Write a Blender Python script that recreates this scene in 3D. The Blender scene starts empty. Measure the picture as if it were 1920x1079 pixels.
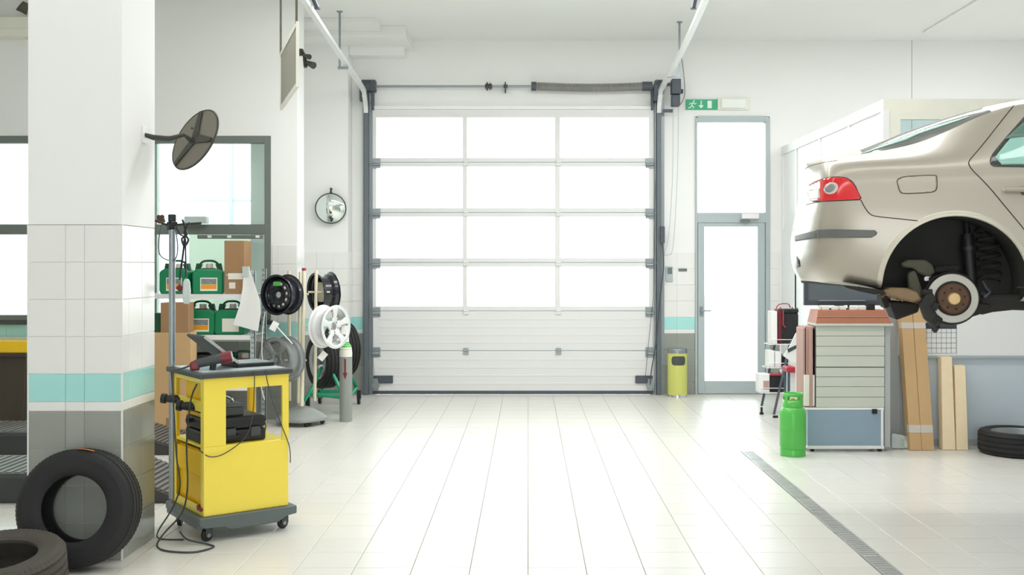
import bpy, bmesh, math, random
from mathutils import Vector, Matrix
from mathutils.bvhtree import BVHTree
from mathutils.geometry import delaunay_2d_cdt
random.seed(7)
PI = math.pi
SC = bpy.context.scene
COL = SC.collection
R = math.radians

# ------------------------------------------------------------------ camera, sky, lights, exposure
F, CX, CY, H = 1990.0, 990.0, 500.0, 1.577          # focal length (px), vanishing point (px), eye height (m)
cam = bpy.data.objects.new('camera', bpy.data.cameras.new('camera'))
COL.objects.link(cam)
cam.location = (0, 0, H)
cam.rotation_euler = (PI / 2, 0, 0)
cam.data.sensor_width = 36.0
cam.data.lens = F / 1920 * 36.0
cam.data.shift_x = -(CX - 960) / 1920
cam.data.shift_y = (CY - 539.5) / 1920
cam.data.clip_end = 200
SC.camera = cam

world = bpy.data.worlds.new('overcast_sky'); SC.world = world
world.use_nodes = True
wbg = world.node_tree.nodes['Background']
wbg.inputs['Color'].default_value = (0.96, 0.985, 1.0, 1)
wbg.inputs['Strength'].default_value = 5.0

SC.view_settings.view_transform = 'Standard'
SC.view_settings.look = 'None'
SC.view_settings.gamma = 1.0
SC.view_settings.use_curve_mapping = False
SC.view_settings.exposure = 0.0
try:
    SC.cycles.use_denoising = True
    SC.cycles.max_bounces = 10
    SC.cycles.diffuse_bounces = 6
    SC.cycles.transparent_max_bounces = 16
    SC.cycles.sample_clamp_indirect = 8.0
except Exception:
    pass

def area(name, loc, rot, sx, sy, power, col=(1, 1, 1)):
    l = bpy.data.lights.new(name, 'AREA'); l.shape = 'RECTANGLE'; l.size = sx; l.size_y = sy
    l.energy = power; l.color = col
    o = bpy.data.objects.new(name, l); COL.objects.link(o); o.location = loc; o.rotation_euler = rot
    return o
# unseen fill lights added under the ceiling, above and behind the frame
area('ceiling_fill_light', (0.0, 1.5, 4.30), (0, 0, 0), 7.0, 0.4, 48)
area('ceiling_fill_light', (0.0, 4.6, 4.30), (0, 0, 0), 7.0, 0.4, 36)
area('ceiling_fill_light', (0.4, 7.6, 4.30), (0, 0, 0), 7.0, 0.4, 110)
area('ceiling_fill_light', (1.3, 9.8, 4.30), (0, 0, 0), 6.0, 0.4, 125)
area('back_room_fill', (-5.0, 12.2, 4.25), (0, 0, 0), 3.0, 0.4, 45)  # fill light added to brighten the room behind the windows
area('ceiling_fill_light', (5.2, 10.4, 4.30), (0, 0, 0), 2.0, 0.4, 60)  # added fill for the right end of the back wall

def P(px, py, Y):
    return Vector(((px - CX) * Y / F, Y, H - (py - CY) * Y / F))

# ------------------------------------------------------------------ materials
def lin(c):
    return tuple(((v / 255) / 12.92 if v / 255 <= 0.04045 else ((v / 255 + 0.055) / 1.055) ** 2.4) for v in c)
MATS = {}
def mat(name, rgb, rough=0.5, metal=0.0, var=0.06, scale=6.0, coat=0.0, bump=0.0, bscale=60.0, spec=0.5, rvar=0.0, rand=0.0, crough=0.06, world=False):
    if name in MATS: return MATS[name]
    m = bpy.data.materials.new(name); m.use_nodes = True
    nt = m.node_tree; b = nt.nodes['Principled BSDF']
    c = lin(rgb)
    tc = nt.nodes.new('ShaderNodeTexCoord')
    nz = nt.nodes.new('ShaderNodeTexNoise'); nz.inputs['Scale'].default_value = scale; nz.inputs['Detail'].default_value = 4
    vec = nt.nodes.new('ShaderNodeNewGeometry').outputs['Position'] if world else tc.outputs['Object']
    nt.links.new(vec, nz.inputs['Vector'])
    mp = nt.nodes.new('ShaderNodeMapRange'); mp.inputs['To Min'].default_value = 1 - var; mp.inputs['To Max'].default_value = 1 + var
    nt.links.new(nz.outputs['Fac'], mp.inputs['Value'])
    hs = nt.nodes.new('ShaderNodeHueSaturation'); hs.inputs['Color'].default_value = (*c, 1)
    if rand:
        oi = nt.nodes.new('ShaderNodeObjectInfo')
        mr = nt.nodes.new('ShaderNodeMapRange'); mr.inputs['To Min'].default_value = 1 - rand; mr.inputs['To Max'].default_value = 1 + rand
        nt.links.new(oi.outputs['Random'], mr.inputs['Value'])
        mu = nt.nodes.new('ShaderNodeMath'); mu.operation = 'MULTIPLY'
        nt.links.new(mp.outputs['Result'], mu.inputs[0]); nt.links.new(mr.outputs['Result'], mu.inputs[1])
        nt.links.new(mu.outputs[0], hs.inputs['Value'])
    else:
        nt.links.new(mp.outputs['Result'], hs.inputs['Value'])
    nt.links.new(hs.outputs['Color'], b.inputs['Base Color'])
    b.inputs['Roughness'].default_value = rough; b.inputs['Metallic'].default_value = metal
    b.inputs['Specular IOR Level'].default_value = spec
    if coat:
        b.inputs['Coat Weight'].default_value = coat; b.inputs['Coat Roughness'].default_value = crough
    if rvar:
        n3 = nt.nodes.new('ShaderNodeTexNoise'); n3.inputs['Scale'].default_value = 2.5; n3.inputs['Detail'].default_value = 5
        nt.links.new(vec, n3.inputs['Vector'])
        m3 = nt.nodes.new('ShaderNodeMapRange'); m3.inputs['To Min'].default_value = rough - rvar; m3.inputs['To Max'].default_value = rough + rvar
        nt.links.new(n3.outputs['Fac'], m3.inputs['Value']); nt.links.new(m3.outputs['Result'], b.inputs['Roughness'])
    if bump:
        n2 = nt.nodes.new('ShaderNodeTexNoise'); n2.inputs['Scale'].default_value = bscale; n2.inputs['Detail'].default_value = 3
        nt.links.new(vec, n2.inputs['Vector'])
        bp = nt.nodes.new('ShaderNodeBump'); bp.inputs['Strength'].default_value = bump; bp.inputs['Distance'].default_value = 0.01
        nt.links.new(n2.outputs['Fac'], bp.inputs['Height']); nt.links.new(bp.outputs['Normal'], b.inputs['Normal'])
    MATS[name] = m
    return m
def glass(name, rgb=(250, 255, 253), refl=1.0, rough=0.02):
    if name in MATS: return MATS[name]
    m = bpy.data.materials.new(name); m.use_nodes = True; nt = m.node_tree; nt.nodes.clear()
    out = nt.nodes.new('ShaderNodeOutputMaterial'); mix = nt.nodes.new('ShaderNodeMixShader')
    tr = nt.nodes.new('ShaderNodeBsdfTransparent'); tr.inputs['Color'].default_value = (*lin(rgb), 1)
    gl = nt.nodes.new('ShaderNodeBsdfGlossy'); gl.inputs['Roughness'].default_value = rough
    fr = nt.nodes.new('ShaderNodeFresnel'); fr.inputs['IOR'].default_value = 1.45
    mu = nt.nodes.new('ShaderNodeMath'); mu.operation = 'MULTIPLY'; mu.inputs[1].default_value = refl
    nt.links.new(fr.outputs[0], mu.inputs[0]); nt.links.new(mu.outputs[0], mix.inputs['Fac'])
    nt.links.new(tr.outputs[0], mix.inputs[1]); nt.links.new(gl.outputs[0], mix.inputs[2]); nt.links.new(mix.outputs[0], out.inputs[0])
    MATS[name] = m
    return m

M = dict(
    plaster=mat('white_plaster', (241, 242, 240), 0.85, var=0.02, scale=1.2, bump=0.03, bscale=90),
    ceil=mat('ceiling_paint', (237, 238, 235), 0.9, var=0.02, scale=0.8),
    grout=mat('floor_grout', (160, 154, 140), 0.8, var=0.08),
    tile_floor=mat('floor_tile', (226, 224, 217), 0.27, var=0.012, scale=0.9, rand=0.014, world=True),
    tile_white=mat('white_wall_tile', (238, 238, 235), 0.18, var=0.01, rand=0.012),
    tile_aqua=mat('aqua_wall_tile', (172, 228, 224), 0.18, var=0.03, rand=0.03),
    tile_grey=mat('grey_wall_tile', (156, 159, 152), 0.2, var=0.04, scale=12, rand=0.04),
    wallgrout=mat('wall_grout', (222, 222, 216), 0.8),
    frame=mat('grey_green_frame', (112, 120, 114), 0.45, var=0.03),
    frame_light=mat('pale_grey_aluminium', (178, 190, 192), 0.4, var=0.02),
    white_metal=mat('white_coated_metal', (240, 240, 240), 0.4, var=0.01),
    white_plastic=mat('white_plastic', (242, 242, 240), 0.45, var=0.01),
    zinc=mat('zinc_steel', (150, 158, 162), 0.38, metal=0.7, var=0.08, scale=20),
    dark_steel=mat('dark_steel', (84, 90, 98), 0.45, metal=0.4, var=0.08),
    chrome=mat('chrome', (220, 222, 224), 0.12, metal=1.0, var=0.01),
    black=mat('black_plastic', (30, 31, 33), 0.45, var=0.1),
    black_gloss=mat('black_gloss', (26, 28, 40), 0.25, var=0.1, coat=0.5),
    rubber=mat('tyre_rubber', (31, 32, 33), 0.66, var=0.12, scale=9, bump=0.15, bscale=120),
    rubber_dusty=mat('dusty_rubber', (74, 70, 63), 0.8, var=0.16, scale=7, bump=0.15, bscale=120),
    dark_grey=mat('dark_grey_plastic', (70, 74, 74), 0.5, var=0.06),
    grey_base=mat('grey_coated_steel', (98, 108, 108), 0.45, var=0.05),
    yellow=mat('yellow_enamel', (255, 231, 86), 0.35, var=0.02, coat=0.3),
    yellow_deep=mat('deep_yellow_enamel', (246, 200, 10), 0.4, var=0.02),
    cardboard=mat('cardboard', (210, 174, 128), 0.85, var=0.05, scale=14),
    cardboard_brown=mat('brown_cardboard', (168, 132, 94), 0.85, var=0.06, scale=14),
    cardboard_pale=mat('pale_cardboard', (250, 230, 194), 0.8, var=0.05, scale=14),
    green=mat('green_plastic', (0, 132, 84), 0.4, var=0.05),
    green_dark=mat('dark_green_plastic', (10, 74, 52), 0.45, var=0.05),
    maroon=mat('maroon_plastic', (104, 28, 36), 0.45),
    cream=mat('cream_lacquer', (238, 230, 204), 0.45, var=0.03),
    alloy=mat('silver_alloy', (205, 208, 210), 0.3, metal=0.55, var=0.03),
    alloy_white=mat('white_silver_alloy', (236, 238, 238), 0.3, metal=0.2, var=0.02),
    alloy_grey=mat('grey_alloy', (150, 155, 156), 0.35, metal=0.5, var=0.05),
    gas_green=mat('gas_bottle_green', (86, 190, 82), 0.35, var=0.03, coat=0.2),
    lime=mat('lime_enamel', (205, 208, 112), 0.4, var=0.03),
    paint=mat('champagne_car_paint', (182, 175, 162), 0.42, metal=0.45, var=0.01, coat=0.7, crough=0.16),
    liner=mat('wheel_arch_liner', (44, 44, 41), 0.75, var=0.25, scale=5, bump=0.4, bscale=14),
    under=mat('car_underside', (40, 38, 36), 0.8, var=0.3, scale=6),
    seam=mat('panel_gap', (62, 58, 52), 0.8),
    trim_grey=mat('grey_bumper_strip', (104, 106, 104), 0.5),
    red_lens=mat('red_lamp_lens', (226, 16, 30), 0.12, var=0.03, coat=0.6),
    clear_lens=mat('pale_lamp_lens', (214, 206, 196), 0.15, var=0.05, coat=0.6),
    glass_dark=mat('dark_window_border', (60, 66, 64), 0.1, var=0.02, coat=0.4),
    glass_teal=mat('teal_car_glass', (160, 212, 200), 0.06, var=0.02, coat=1.0),
    glass_teal_dark=mat('painted_glass_reflection', (92, 128, 114), 0.15, coat=0.8),  # reflection in the side window put into the colour
    disc=mat('brake_disc_steel', (168, 166, 158), 0.42, metal=0.7, var=0.05, scale=30),
    rust=mat('rusty_hub', (96, 70, 52), 0.7, metal=0.2, var=0.25, scale=30),
    brass=mat('hub_cap_brass', (206, 178, 128), 0.45, metal=0.4, var=0.1, scale=30),
    dirty=mat('dirty_casting', (92, 90, 76), 0.7, metal=0.2, var=0.2, scale=14),
    tan_metal=mat('tan_heat_shield', (128, 106, 78), 0.5, metal=0.4, var=0.2, scale=14),
    orange_wood=mat('orange_brown_lid', (178, 116, 90), 0.5, var=0.08, scale=12),
    drawer=mat('pale_green_grey_enamel', (206, 210, 200), 0.4, var=0.02),
    blue_grey=mat('blue_grey_enamel', (142, 166, 184), 0.35, var=0.05, coat=0.3),
    pink=mat('pinkish_steel', (186, 152, 142), 0.5, var=0.06),
    panel_blue=mat('blue_grey_wall_panel', (206, 218, 228), 0.5, var=0.02),
    panel_grey=mat('grey_wall_panel', (184, 189, 190), 0.5, var=0.02),
    whiteboard=mat('whiteboard', (246, 247, 248), 0.25, var=0.01),
    ink=mat('print_ink', (70, 74, 80), 0.7),
    label_white=mat('label_white', (238, 236, 226), 0.6),
    label_orange=mat('label_orange', (236, 160, 32), 0.6),
    label_photo=mat('label_photo_print', (130, 138, 136), 0.6, var=0.6, scale=40),
    sign_green=mat('exit_sign_green', (60, 178, 130), 0.5),
    sign_white=mat('exit_sign_white', (240, 246, 242), 0.5),
    lamp_cream=mat('emergency_lamp_cream', (236, 235, 222), 0.4),
    red=mat('red_plastic', (178, 50, 66), 0.4),
    red_dark=mat('dark_red_plastic', (122, 34, 46), 0.4),
    beige_sign=mat('beige_grey_sign_back', (158, 156, 142), 0.6, var=0.03),
    mirror=mat('convex_mirror_glass', (236, 244, 242), 0.03, metal=1.0, var=0.0),
    mirror_back=mat('olive_grey_mirror_back', (116, 112, 100), 0.5, var=0.05),
    bracket=mat('dark_olive_bracket', (58, 58, 50), 0.5),
    steel_ramp=mat('lift_runway_steel', (60, 62, 62), 0.5, var=0.1),
    ribbed=mat('ribbed_ramp_plate', (120, 116, 110), 0.5, metal=0.3, var=0.08),
    bin_brown=mat('brown_bin', (70, 62, 50), 0.5, var=0.06),
    grate=mat('drain_grate_steel', (168, 170, 168), 0.4, metal=0.35, var=0.2, scale=10),
    bag_white=mat('white_paper', (240, 240, 238), 0.8, var=0.02),
    bluebag=mat('pale_blue_plastic', (170, 205, 220), 0.4, var=0.05),
    plastic_film=mat('clear_plastic_film', (196, 208, 204), 0.25, var=0.1),
    green_tube=mat('green_tube', (18, 160, 116), 0.35),
    cyl_grey=mat('gas_cylinder_grey', (150, 155, 150), 0.45, var=0.04),
    pale_green=mat('pale_green_wall', (186, 198, 184), 0.8, var=0.02),
    asphalt=mat('outside_paving', (190, 190, 188), 0.9, var=0.05),
    orange=mat('orange_sticker', (226, 130, 50), 0.6),
    door=mat('door_panel_white', (226, 227, 226), 0.4, var=0.01),
    mullion=mat('pale_blue_mullion', (216, 228, 234), 0.5, var=0.01),
    spring=mat('spring_steel', (158, 158, 154), 0.45, metal=0.3, var=0.1),
    track=mat('track_steel', (104, 112, 118), 0.45, metal=0.3, var=0.05),
    tape=mat('grey_tape', (214, 208, 198), 0.4),
)
GL = glass('window_glass'); GLB = glass('window_glass_bluish', (226, 238, 240)); GLD = glass('dark_screen_glass', (120, 130, 134))

# ------------------------------------------------------------------ mesh helpers
def new(): return bmesh.new()
def bx(bm, x0, x1, y0, y1, z0, z1, mtx=None):
    vs = [bm.verts.new(v) for v in ((x0,y0,z0),(x1,y0,z0),(x1,y1,z0),(x0,y1,z0),(x0,y0,z1),(x1,y0,z1),(x1,y1,z1),(x0,y1,z1))]
    if mtx is not None:
        for v in vs: v.co = mtx @ v.co
    for f in ((3,2,1,0),(4,5,6,7),(0,1,5,4),(1,2,6,5),(2,3,7,6),(3,0,4,7)): bm.faces.new([vs[i] for i in f])
    return vs
def frame_of(d):
    d = Vector(d).normalized()
    a = Vector((0,0,1)) if abs(d.z) < 0.9 else Vector((1,0,0))
    u = d.cross(a).normalized(); v = d.cross(u).normalized()
    return u, v, d
def cyl(bm, p0, p1, r0, r1=None, seg=14, caps=True):
    p0, p1 = Vector(p0), Vector(p1); r1 = r0 if r1 is None else r1
    u, v, d = frame_of(p1 - p0)
    A = [bm.verts.new(p0 + (u*math.cos(2*PI*i/seg) + v*math.sin(2*PI*i/seg))*r0) for i in range(seg)]
    B = [bm.verts.new(p1 + (u*math.cos(2*PI*i/seg) + v*math.sin(2*PI*i/seg))*r1) for i in range(seg)]
    for i in range(seg):
        j = (i+1) % seg; bm.faces.new((A[i], A[j], B[j], B[i]))
    if caps: bm.faces.new(A[::-1]); bm.faces.new(B)
def smooth_path(pts, n=6):
    pts = [Vector(p) for p in pts]
    if len(pts) < 3: return pts
    out = []
    for i in range(len(pts)-1):
        a, b, c, d = pts[max(i-1,0)], pts[i], pts[i+1], pts[min(i+2,len(pts)-1)]
        for k in range(n):
            t = k/n
            out.append(0.5*((2*b)+(-a+c)*t+(2*a-5*b+4*c-d)*t*t+(-a+3*b-3*c+d)*t**3))
    out.append(pts[-1]); return out
def tube(bm, pts, r, seg=8, smooth=False, closed=False):
    pts = smooth_path(pts) if smooth else [Vector(p) for p in pts]
    n = len(pts); rings = []; pu = None
    for i, p in enumerate(pts):
        if closed: d = pts[(i+1) % n] - pts[i-1]
        else: d = pts[min(i+1,n-1)] - pts[max(i-1,0)]
        if d.length < 1e-9: d = Vector((0,0,1))
        d.normalize()
        if pu is None: u, v, _ = frame_of(d)
        else:
            u = pu - d*pu.dot(d)
            if u.length < 1e-6: u, v, _ = frame_of(d)
            u.normalize(); v = d.cross(u)
        pu = u
        rr = r[i] if isinstance(r, (list, tuple)) else r
        rings.append([bm.verts.new(p + (u*math.cos(2*PI*k/seg) + v*math.sin(2*PI*k/seg))*rr) for k in range(seg)])
    m = n if closed else n-1
    for i in range(m):
        A, B = rings[i], rings[(i+1) % n]
        for k in range(seg):
            j = (k+1) % seg; bm.faces.new((A[k], A[j], B[j], B[k]))
    if not closed: bm.faces.new(rings[0][::-1]); bm.faces.new(rings[-1])
def axis_mtx(origin, d):
    u, v, w = frame_of(d)
    m = Matrix((u, v, w)).transposed().to_4x4(); m.translation = Vector(origin); return m
def lathe(bm, prof, seg=32, mtx=None, closed=False, mod=None):
    """prof: (r, h) about local z; closed joins last to first; mod(k, i) scales radius"""
    mtx = mtx or Matrix()
    rings = []
    for i, (r, h) in enumerate(prof):
        if r < 1e-6: rings.append([bm.verts.new(mtx @ Vector((0,0,h)))])
        else:
            rings.append([bm.verts.new(mtx @ Vector((r*(mod(k,i) if mod else 1)*math.cos(2*PI*k/seg), r*(mod(k,i) if mod else 1)*math.sin(2*PI*k/seg), h))) for k in range(seg)])
    n = len(rings)
    for i in range(n if closed else n-1):
        A, B = rings[i], rings[(i+1) % n]
        if len(A) == 1 and len(B) == 1: continue
        for k in range(seg):
            j = (k+1) % seg
            if len(A) == 1: bm.faces.new((A[0], B[j], B[k]))
            elif len(B) == 1: bm.faces.new((A[k], A[j], B[0]))
            else: bm.faces.new((A[k], A[j], B[j], B[k]))
def prism(bm, pts, t0, t1, to3):
    """pts: 2d polygon; to3(u, v, t) -> point"""
    A = [bm.verts.new(to3(u, v, t0)) for u, v in pts]; B = [bm.verts.new(to3(u, v, t1)) for u, v in pts]
    n = len(pts)
    bm.faces.new(A[::-1]); bm.faces.new(B)
    for i in range(n):
        j = (i+1) % n; bm.faces.new((A[i], A[j], B[j], B[i]))
XZ = lambda u, v, t: Vector((u, t, v))
XY = lambda u, v, t: Vector((u, v, t))
YZ = lambda u, v, t: Vector((t, u, v))
def mesh_of(name, bm, smooth=False, fix=True):
    if fix: bmesh.ops.recalc_face_normals(bm, faces=bm.faces)
    me = bpy.data.meshes.new(name); bm.to_mesh(me); bm.free()
    if smooth: me.shade_smooth(); 
    return me
def ob(name, bm, m, parent=None, smooth=False, bevel=0.0, seg=1, sub=0, solid=0.0, loc=None, kind=None, label=None, ang=35):
    me = bm if isinstance(bm, bpy.types.Mesh) else mesh_of(name, bm)
    if m is not None and len(me.materials) == 0: me.materials.append(m)
    o = bpy.data.objects.new(name, me); COL.objects.link(o)
    if parent is not None: o.parent = parent
    if loc is not None: o.location = loc
    if bevel:
        b = o.modifiers.new('bevel', 'BEVEL'); b.width = bevel; b.segments = seg; b.limit_method = 'ANGLE'; b.angle_limit = R(30)
    if solid:
        s = o.modifiers.new('solid', 'SOLIDIFY'); s.thickness = solid; s.offset = -1
    if sub:
        s = o.modifiers.new('sub', 'SUBSURF'); s.levels = sub; s.render_levels = sub
    if smooth:
        me.shade_smooth()
        try: me.set_sharp_from_angle(angle=R(ang))
        except Exception: pass
    if kind: o['kind'] = kind
    if label: o['label'] = label
    return o
def thing(name, label, cat, loc=(0,0,0), rz=0.0, group=None, kind=None):
    o = bpy.data.objects.new(name, None); COL.objects.link(o); o.empty_display_size = 0.1
    o.location = loc; o.rotation_euler = (0,0,rz); return tag(o, label, cat, group, kind)
def tag(o, label, cat, group=None, kind=None):
    o['label'] = label; o['category'] = cat
    if group: o['group'] = group
    if kind: o['kind'] = kind
    return o
def copy_thing(root, loc=None, label=None, rz=None):
    r = root.copy(); COL.objects.link(r)
    if loc is not None: r.location = loc
    if rz is not None: r.rotation_euler = (0,0,rz)
    if label: r['label'] = label
    for ch in list(root.children):
        c = ch.copy(); COL.objects.link(c); c.parent = r
        for g in ch.children:
            d = g.copy(); COL.objects.link(d); d.parent = c
    return r

TILE_CACHE = {}
def tile_mesh(w, h, t, m, axis):
    key = (round(w,4), round(h,4), round(t,4), m.name, axis)
    if key in TILE_CACHE: return TILE_CACHE[key]
    bm = new(); c = 0.0018
    # bevelled slab: outline ring at depth, smaller ring on the face
    def ring(d, z): return [(-w/2+d,-h/2+d,z),(w/2-d,-h/2+d,z),(w/2-d,h/2-d,z),(-w/2+d,h/2-d,z)]
    r0, r1, r2 = ring(0,-t), ring(0,-c), ring(c,0)
    V = [[bm.verts.new(p) for p in r] for r in (r0, r1, r2)]
    for a, b in ((0,1),(1,2)):
        for i in range(4):
            j = (i+1)%4; bm.faces.new((V[a][i], V[a][j], V[b][j], V[b][i]))
    bm.faces.new(V[2]); bm.faces.new(V[0][::-1])
    if axis == '-y': mt = Matrix(((1,0,0,0),(0,0,-1,0),(0,1,0,0),(0,0,0,1)))
    elif axis == '+x': mt = Matrix(((0,0,1,0),(1,0,0,0),(0,1,0,0),(0,0,0,1)))
    elif axis == '-x': mt = Matrix(((0,0,-1,0),(-1,0,0,0),(0,1,0,0),(0,0,0,1)))
    else: mt = Matrix()
    bm.transform(mt)
    me = mesh_of('tile', bm); me.materials.append(m); TILE_CACHE[key] = me
    return me
def wall_tiles(parent, axis, a0, splits, plane, rows, t=0.006, g=0.0022):
    """splits: widths along the wall starting at a0; rows: (z0, z1, material)"""
    for z0, z1, m in rows:
        a = a0
        for w in splits:
            me = tile_mesh(w-g, z1-z0-g, t, m, axis)
            c = a + w/2; zc = (z0+z1)/2
            o = bpy.data.objects.new('tile', me); COL.objects.link(o); o.parent = parent
            o.location = (c, plane, zc) if axis == '-y' else (plane, c, zc)
            a += w
def cells(length, w):
    n = int(length / w + 1e-6); rest = length - n*w
    out = [w]*n
    if rest > 0.03: out.append(rest)
    elif out: out[-1] += rest
    return out
ROWS_GREY = [(0.0,0.2,M['tile_grey']),(0.2,0.4,M['tile_grey']),(0.4,0.6,M['tile_grey']),(0.6,0.8,M['tile_grey'])]
ROWS_BAND = [(0.8,0.85,M['tile_white']),(0.85,1.0,M['tile_aqua'])]
ROWS_WHITE = [(1.0,1.2,M['tile_white']),(1.2,1.4,M['tile_white']),(1.4,1.6,M['tile_white']),(1.6,1.8,M['tile_white'])]

# ------------------------------------------------------------------ the setting
YB = 13.10                      # inner face of the back wall
YW = 10.95                      # face of the window wall at the left
ZC = 4.37                       # ceiling
# floor with its tiles
bm = new(); bx(bm, -7.0, 7.2, -3.2, YB+0.3, -0.12, -0.005)
floor = tag(ob('floor', bm, M['grout']), 'pale square tiled workshop floor with glossy reflections', 'floor', kind='structure')
T = 0.302
spots = []
for i in range(-24, 24):
    for j in range(-30, 30):
        x0, y0 = i*T, 5.85 + j*T
        if x0 < -7.0 or x0+T > 7.2 or y0 < -3.2 or y0+T > YB-0.0: continue
        xc, yc = x0+T/2, y0+T/2
        vis = -1
        if yc > 5.2:
            px, py = CX + xc*F/yc, CY + H*F/yc
            if -40 < px < 1960 and py < 1110:
                hid = (px < 290 and xc < -2.1) or (xc < -2.35 and yc > 10.9) or (xc > 3.1 and yc > 9.3) or (px < 540 and py < 930 and xc < -1.4)
                vis = 0 if hid else 1
        spots.append((vis, yc, xc))
spots.sort(key=lambda s: (-s[0], s[1]))
me = tile_mesh(T-0.0035, T-0.0035, 0.006, M['tile_floor'], '+z')
for v, yc, xc in spots[:300]:
    o = bpy.data.objects.new('tile', me); COL.objects.link(o); o.parent = floor
    o.location = (xc, yc, random.uniform(-0.0003, 0.0003)); o.rotation_euler = (random.uniform(-.0004,.0004), random.uniform(-.0004,.0004), 0)
bm = new()
for v, yc, xc in spots[300:]:
    w = (T-0.0035)/2
    vs = [bm.verts.new(p) for p in ((xc-w,yc-w,0),(xc+w,yc-w,0),(xc+w,yc+w,0),(xc-w,yc+w,0),(xc-w,yc-w,-.006),(xc+w,yc-w,-.006),(xc+w,yc+w,-.006),(xc-w,yc+w,-.006))]
    bm.faces.new(vs[:4])
    for i in range(4):
        j = (i+1)%4; bm.faces.new((vs[i], vs[i+4], vs[j+4], vs[j]))
ob('tile_field', bm, M['tile_floor'], floor, kind='stuff')

# back wall with the garage opening and the exit-door opening
GX0, GX1, GZ = -1.90, 1.53, 3.52
EX0, EX1, EZ = 2.06, 2.985, 3.43
bm = new()
y0, y1 = YB, YB+0.25
bx(bm, -3.2, GX0, y0, y1, 0, ZC); bx(bm, GX0, GX1, y0, y1, GZ, ZC)
bx(bm, GX1, EX0, y0, y1, 0, ZC); bx(bm, EX0, EX1, y0, y1, EZ, ZC); bx(bm, EX1, 7.2, y0, y1, 0, ZC)
wall_back = tag(ob('wall_back', bm, M['plaster']), 'white back wall around the sectional door, tiled low down', 'wall', kind='structure')
DB = -0.05
def lower(rows): return [(max(0,a+DB), b+DB, m) for a, b, m in rows]
RB = lower(ROWS_GREY+ROWS_BAND+ROWS_WHITE)
wall_tiles(wall_back, '-y', 1.64, cells(EX0-1.64, 0.2), YB-0.006, RB)
wall_tiles(wall_back, '-y', EX1, cells(0.12, 0.2), YB-0.006, RB)
wall_tiles(wall_back, '-y', -2.17, cells(0.20, 0.2), YB-0.006, RB)

# pilaster with lintel left of the garage door
bm = new(); bx(bm, -2.72, -2.17, 12.78, YB+0.02, 0, ZC); bx(bm, -2.17, -1.5, 12.86, YB+0.02, 4.14, ZC)
pil = tag(ob('pillar', bm, M['plaster'], bevel=0.006), 'white wall pilaster carrying the small round mirror', 'pillar', kind='structure')
wall_tiles(pil, '-y', -2.72, [0.175,0.2,0.175], 12.774, RB)
wall_tiles(pil, '+x', 12.78, [0.14,0.18], -2.164, RB)

# window wall at the left
W1a, W1b = -3.92, -2.652
W2a, W2b = -6.6, -4.3
WZ0, WZ1 = 1.02, 2.925
bm = new(); y0, y1 = YW, YW+0.34
bx(bm, -7.0, W2a, y0, y1, 0, ZC); bx(bm, W2a, W2b, y0, y1, 0, WZ0); bx(bm, W2a, W2b, y0, y1, WZ1, ZC)
bx(bm, W2b, W1a, y0, y1, 0, ZC); bx(bm, W1a, W1b, y0, y1, 0, WZ0); bx(bm, W1a, W1b, y0, y1, WZ1, ZC); bx(bm, W1b, -2.383, y0, y1, 0, ZC)
wall_win = tag(ob('wall_left', bm, M['plaster']), 'white partition wall with the grey framed windows, left side', 'wall', kind='structure')
wall_tiles(wall_win, '-y', -4.38, cells(2.0, 0.2), YW-0.006, ROWS_GREY+ROWS_BAND)
wall_tiles(wall_win, '-y', -6.38, cells(2.0, 0.25), YW-0.006, ROWS_GREY[2:]+ROWS_BAND)
wall_tiles(wall_win, '-y', -2.64, [0.057,0.2], YW-0.006, ROWS_WHITE)
wall_tiles(wall_win, '+x', YW, [0.14,0.2], -2.377, ROWS_GREY+ROWS_BAND+ROWS_WHITE)
bm = new(); bx(bm, -2.95, -2.75, YW+0.34, YB+0.1, 0, ZC)
tag(ob('wall_recess', bm, M['plaster']), 'white side wall of the recess beside the pilaster', 'wall', kind='structure')
# room behind the windows
bm = new()
bx(bm, -4.12, -2.95, 12.9, 13.0, 0, 2.02); bx(bm, -8.0, -2.95, 13.0, 13.1, 0, 0.9); bx(bm, -8.0, -2.95, 13.0, 13.1, 3.2, ZC)
tag(ob('wall_far', bm, M['pale_green']), 'pale green wall of the room behind the windows', 'wall', kind='structure')
def window(name, x0, x1, label):
    w = thing(name, label, 'window', (0,0,0), kind='structure')
    f = 0.065
    bm = new()
    bx(bm, x0, x0+f, YW-0.012, YW+0.08, WZ0, WZ1); bx(bm, x1-f, x1, YW-0.012, YW+0.08, WZ0, WZ1)
    bx(bm, x0+f, x1-f, YW-0.012, YW+0.08, WZ1-0.075, WZ1); bx(bm, x0+f, x1-f, YW-0.012, YW+0.08, WZ0, WZ0+0.055)
    ob('window_frame', bm, M['frame'], w, bevel=0.003)
    bm = new(); bx(bm, x0+f, x1-f, YW-0.018, YW+0.08, 1.908, 2.012); ob('transom', bm, M['frame'], w, bevel=0.003)
    bm = new(); bx(bm, x0-0.03, x1+0.03, YW-0.05, YW+0.02, WZ0-0.04, WZ0); ob('window_sill', bm, M['dark_grey'], w, bevel=0.004)
    for z0, z1 in ((WZ0+0.055, 1.908), (2.012, WZ1-0.075)):
        bm = new(); bx(bm, x0+f, x1-f, YW+0.03, YW+0.036, z0, z1); ob('pane', bm, GL, w)
    return w
window('window_1', W1a, W1b, 'grey framed interior window above the canister shelf')
window('window_2', W2a, W2b, 'grey framed interior window left of the tiled pillar')
w3 = thing('window_3', 'bright outer window of the room behind the partition', 'window', kind='structure')
for xm in (-7.6, -6.55, -5.5, -4.62, -3.64, -3.02):
    bm = new(); bx(bm, xm-0.02, xm+0.02, 13.0, 13.05, 0.9, 3.2); ob('mullion', bm, M['mullion'], w3)
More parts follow.
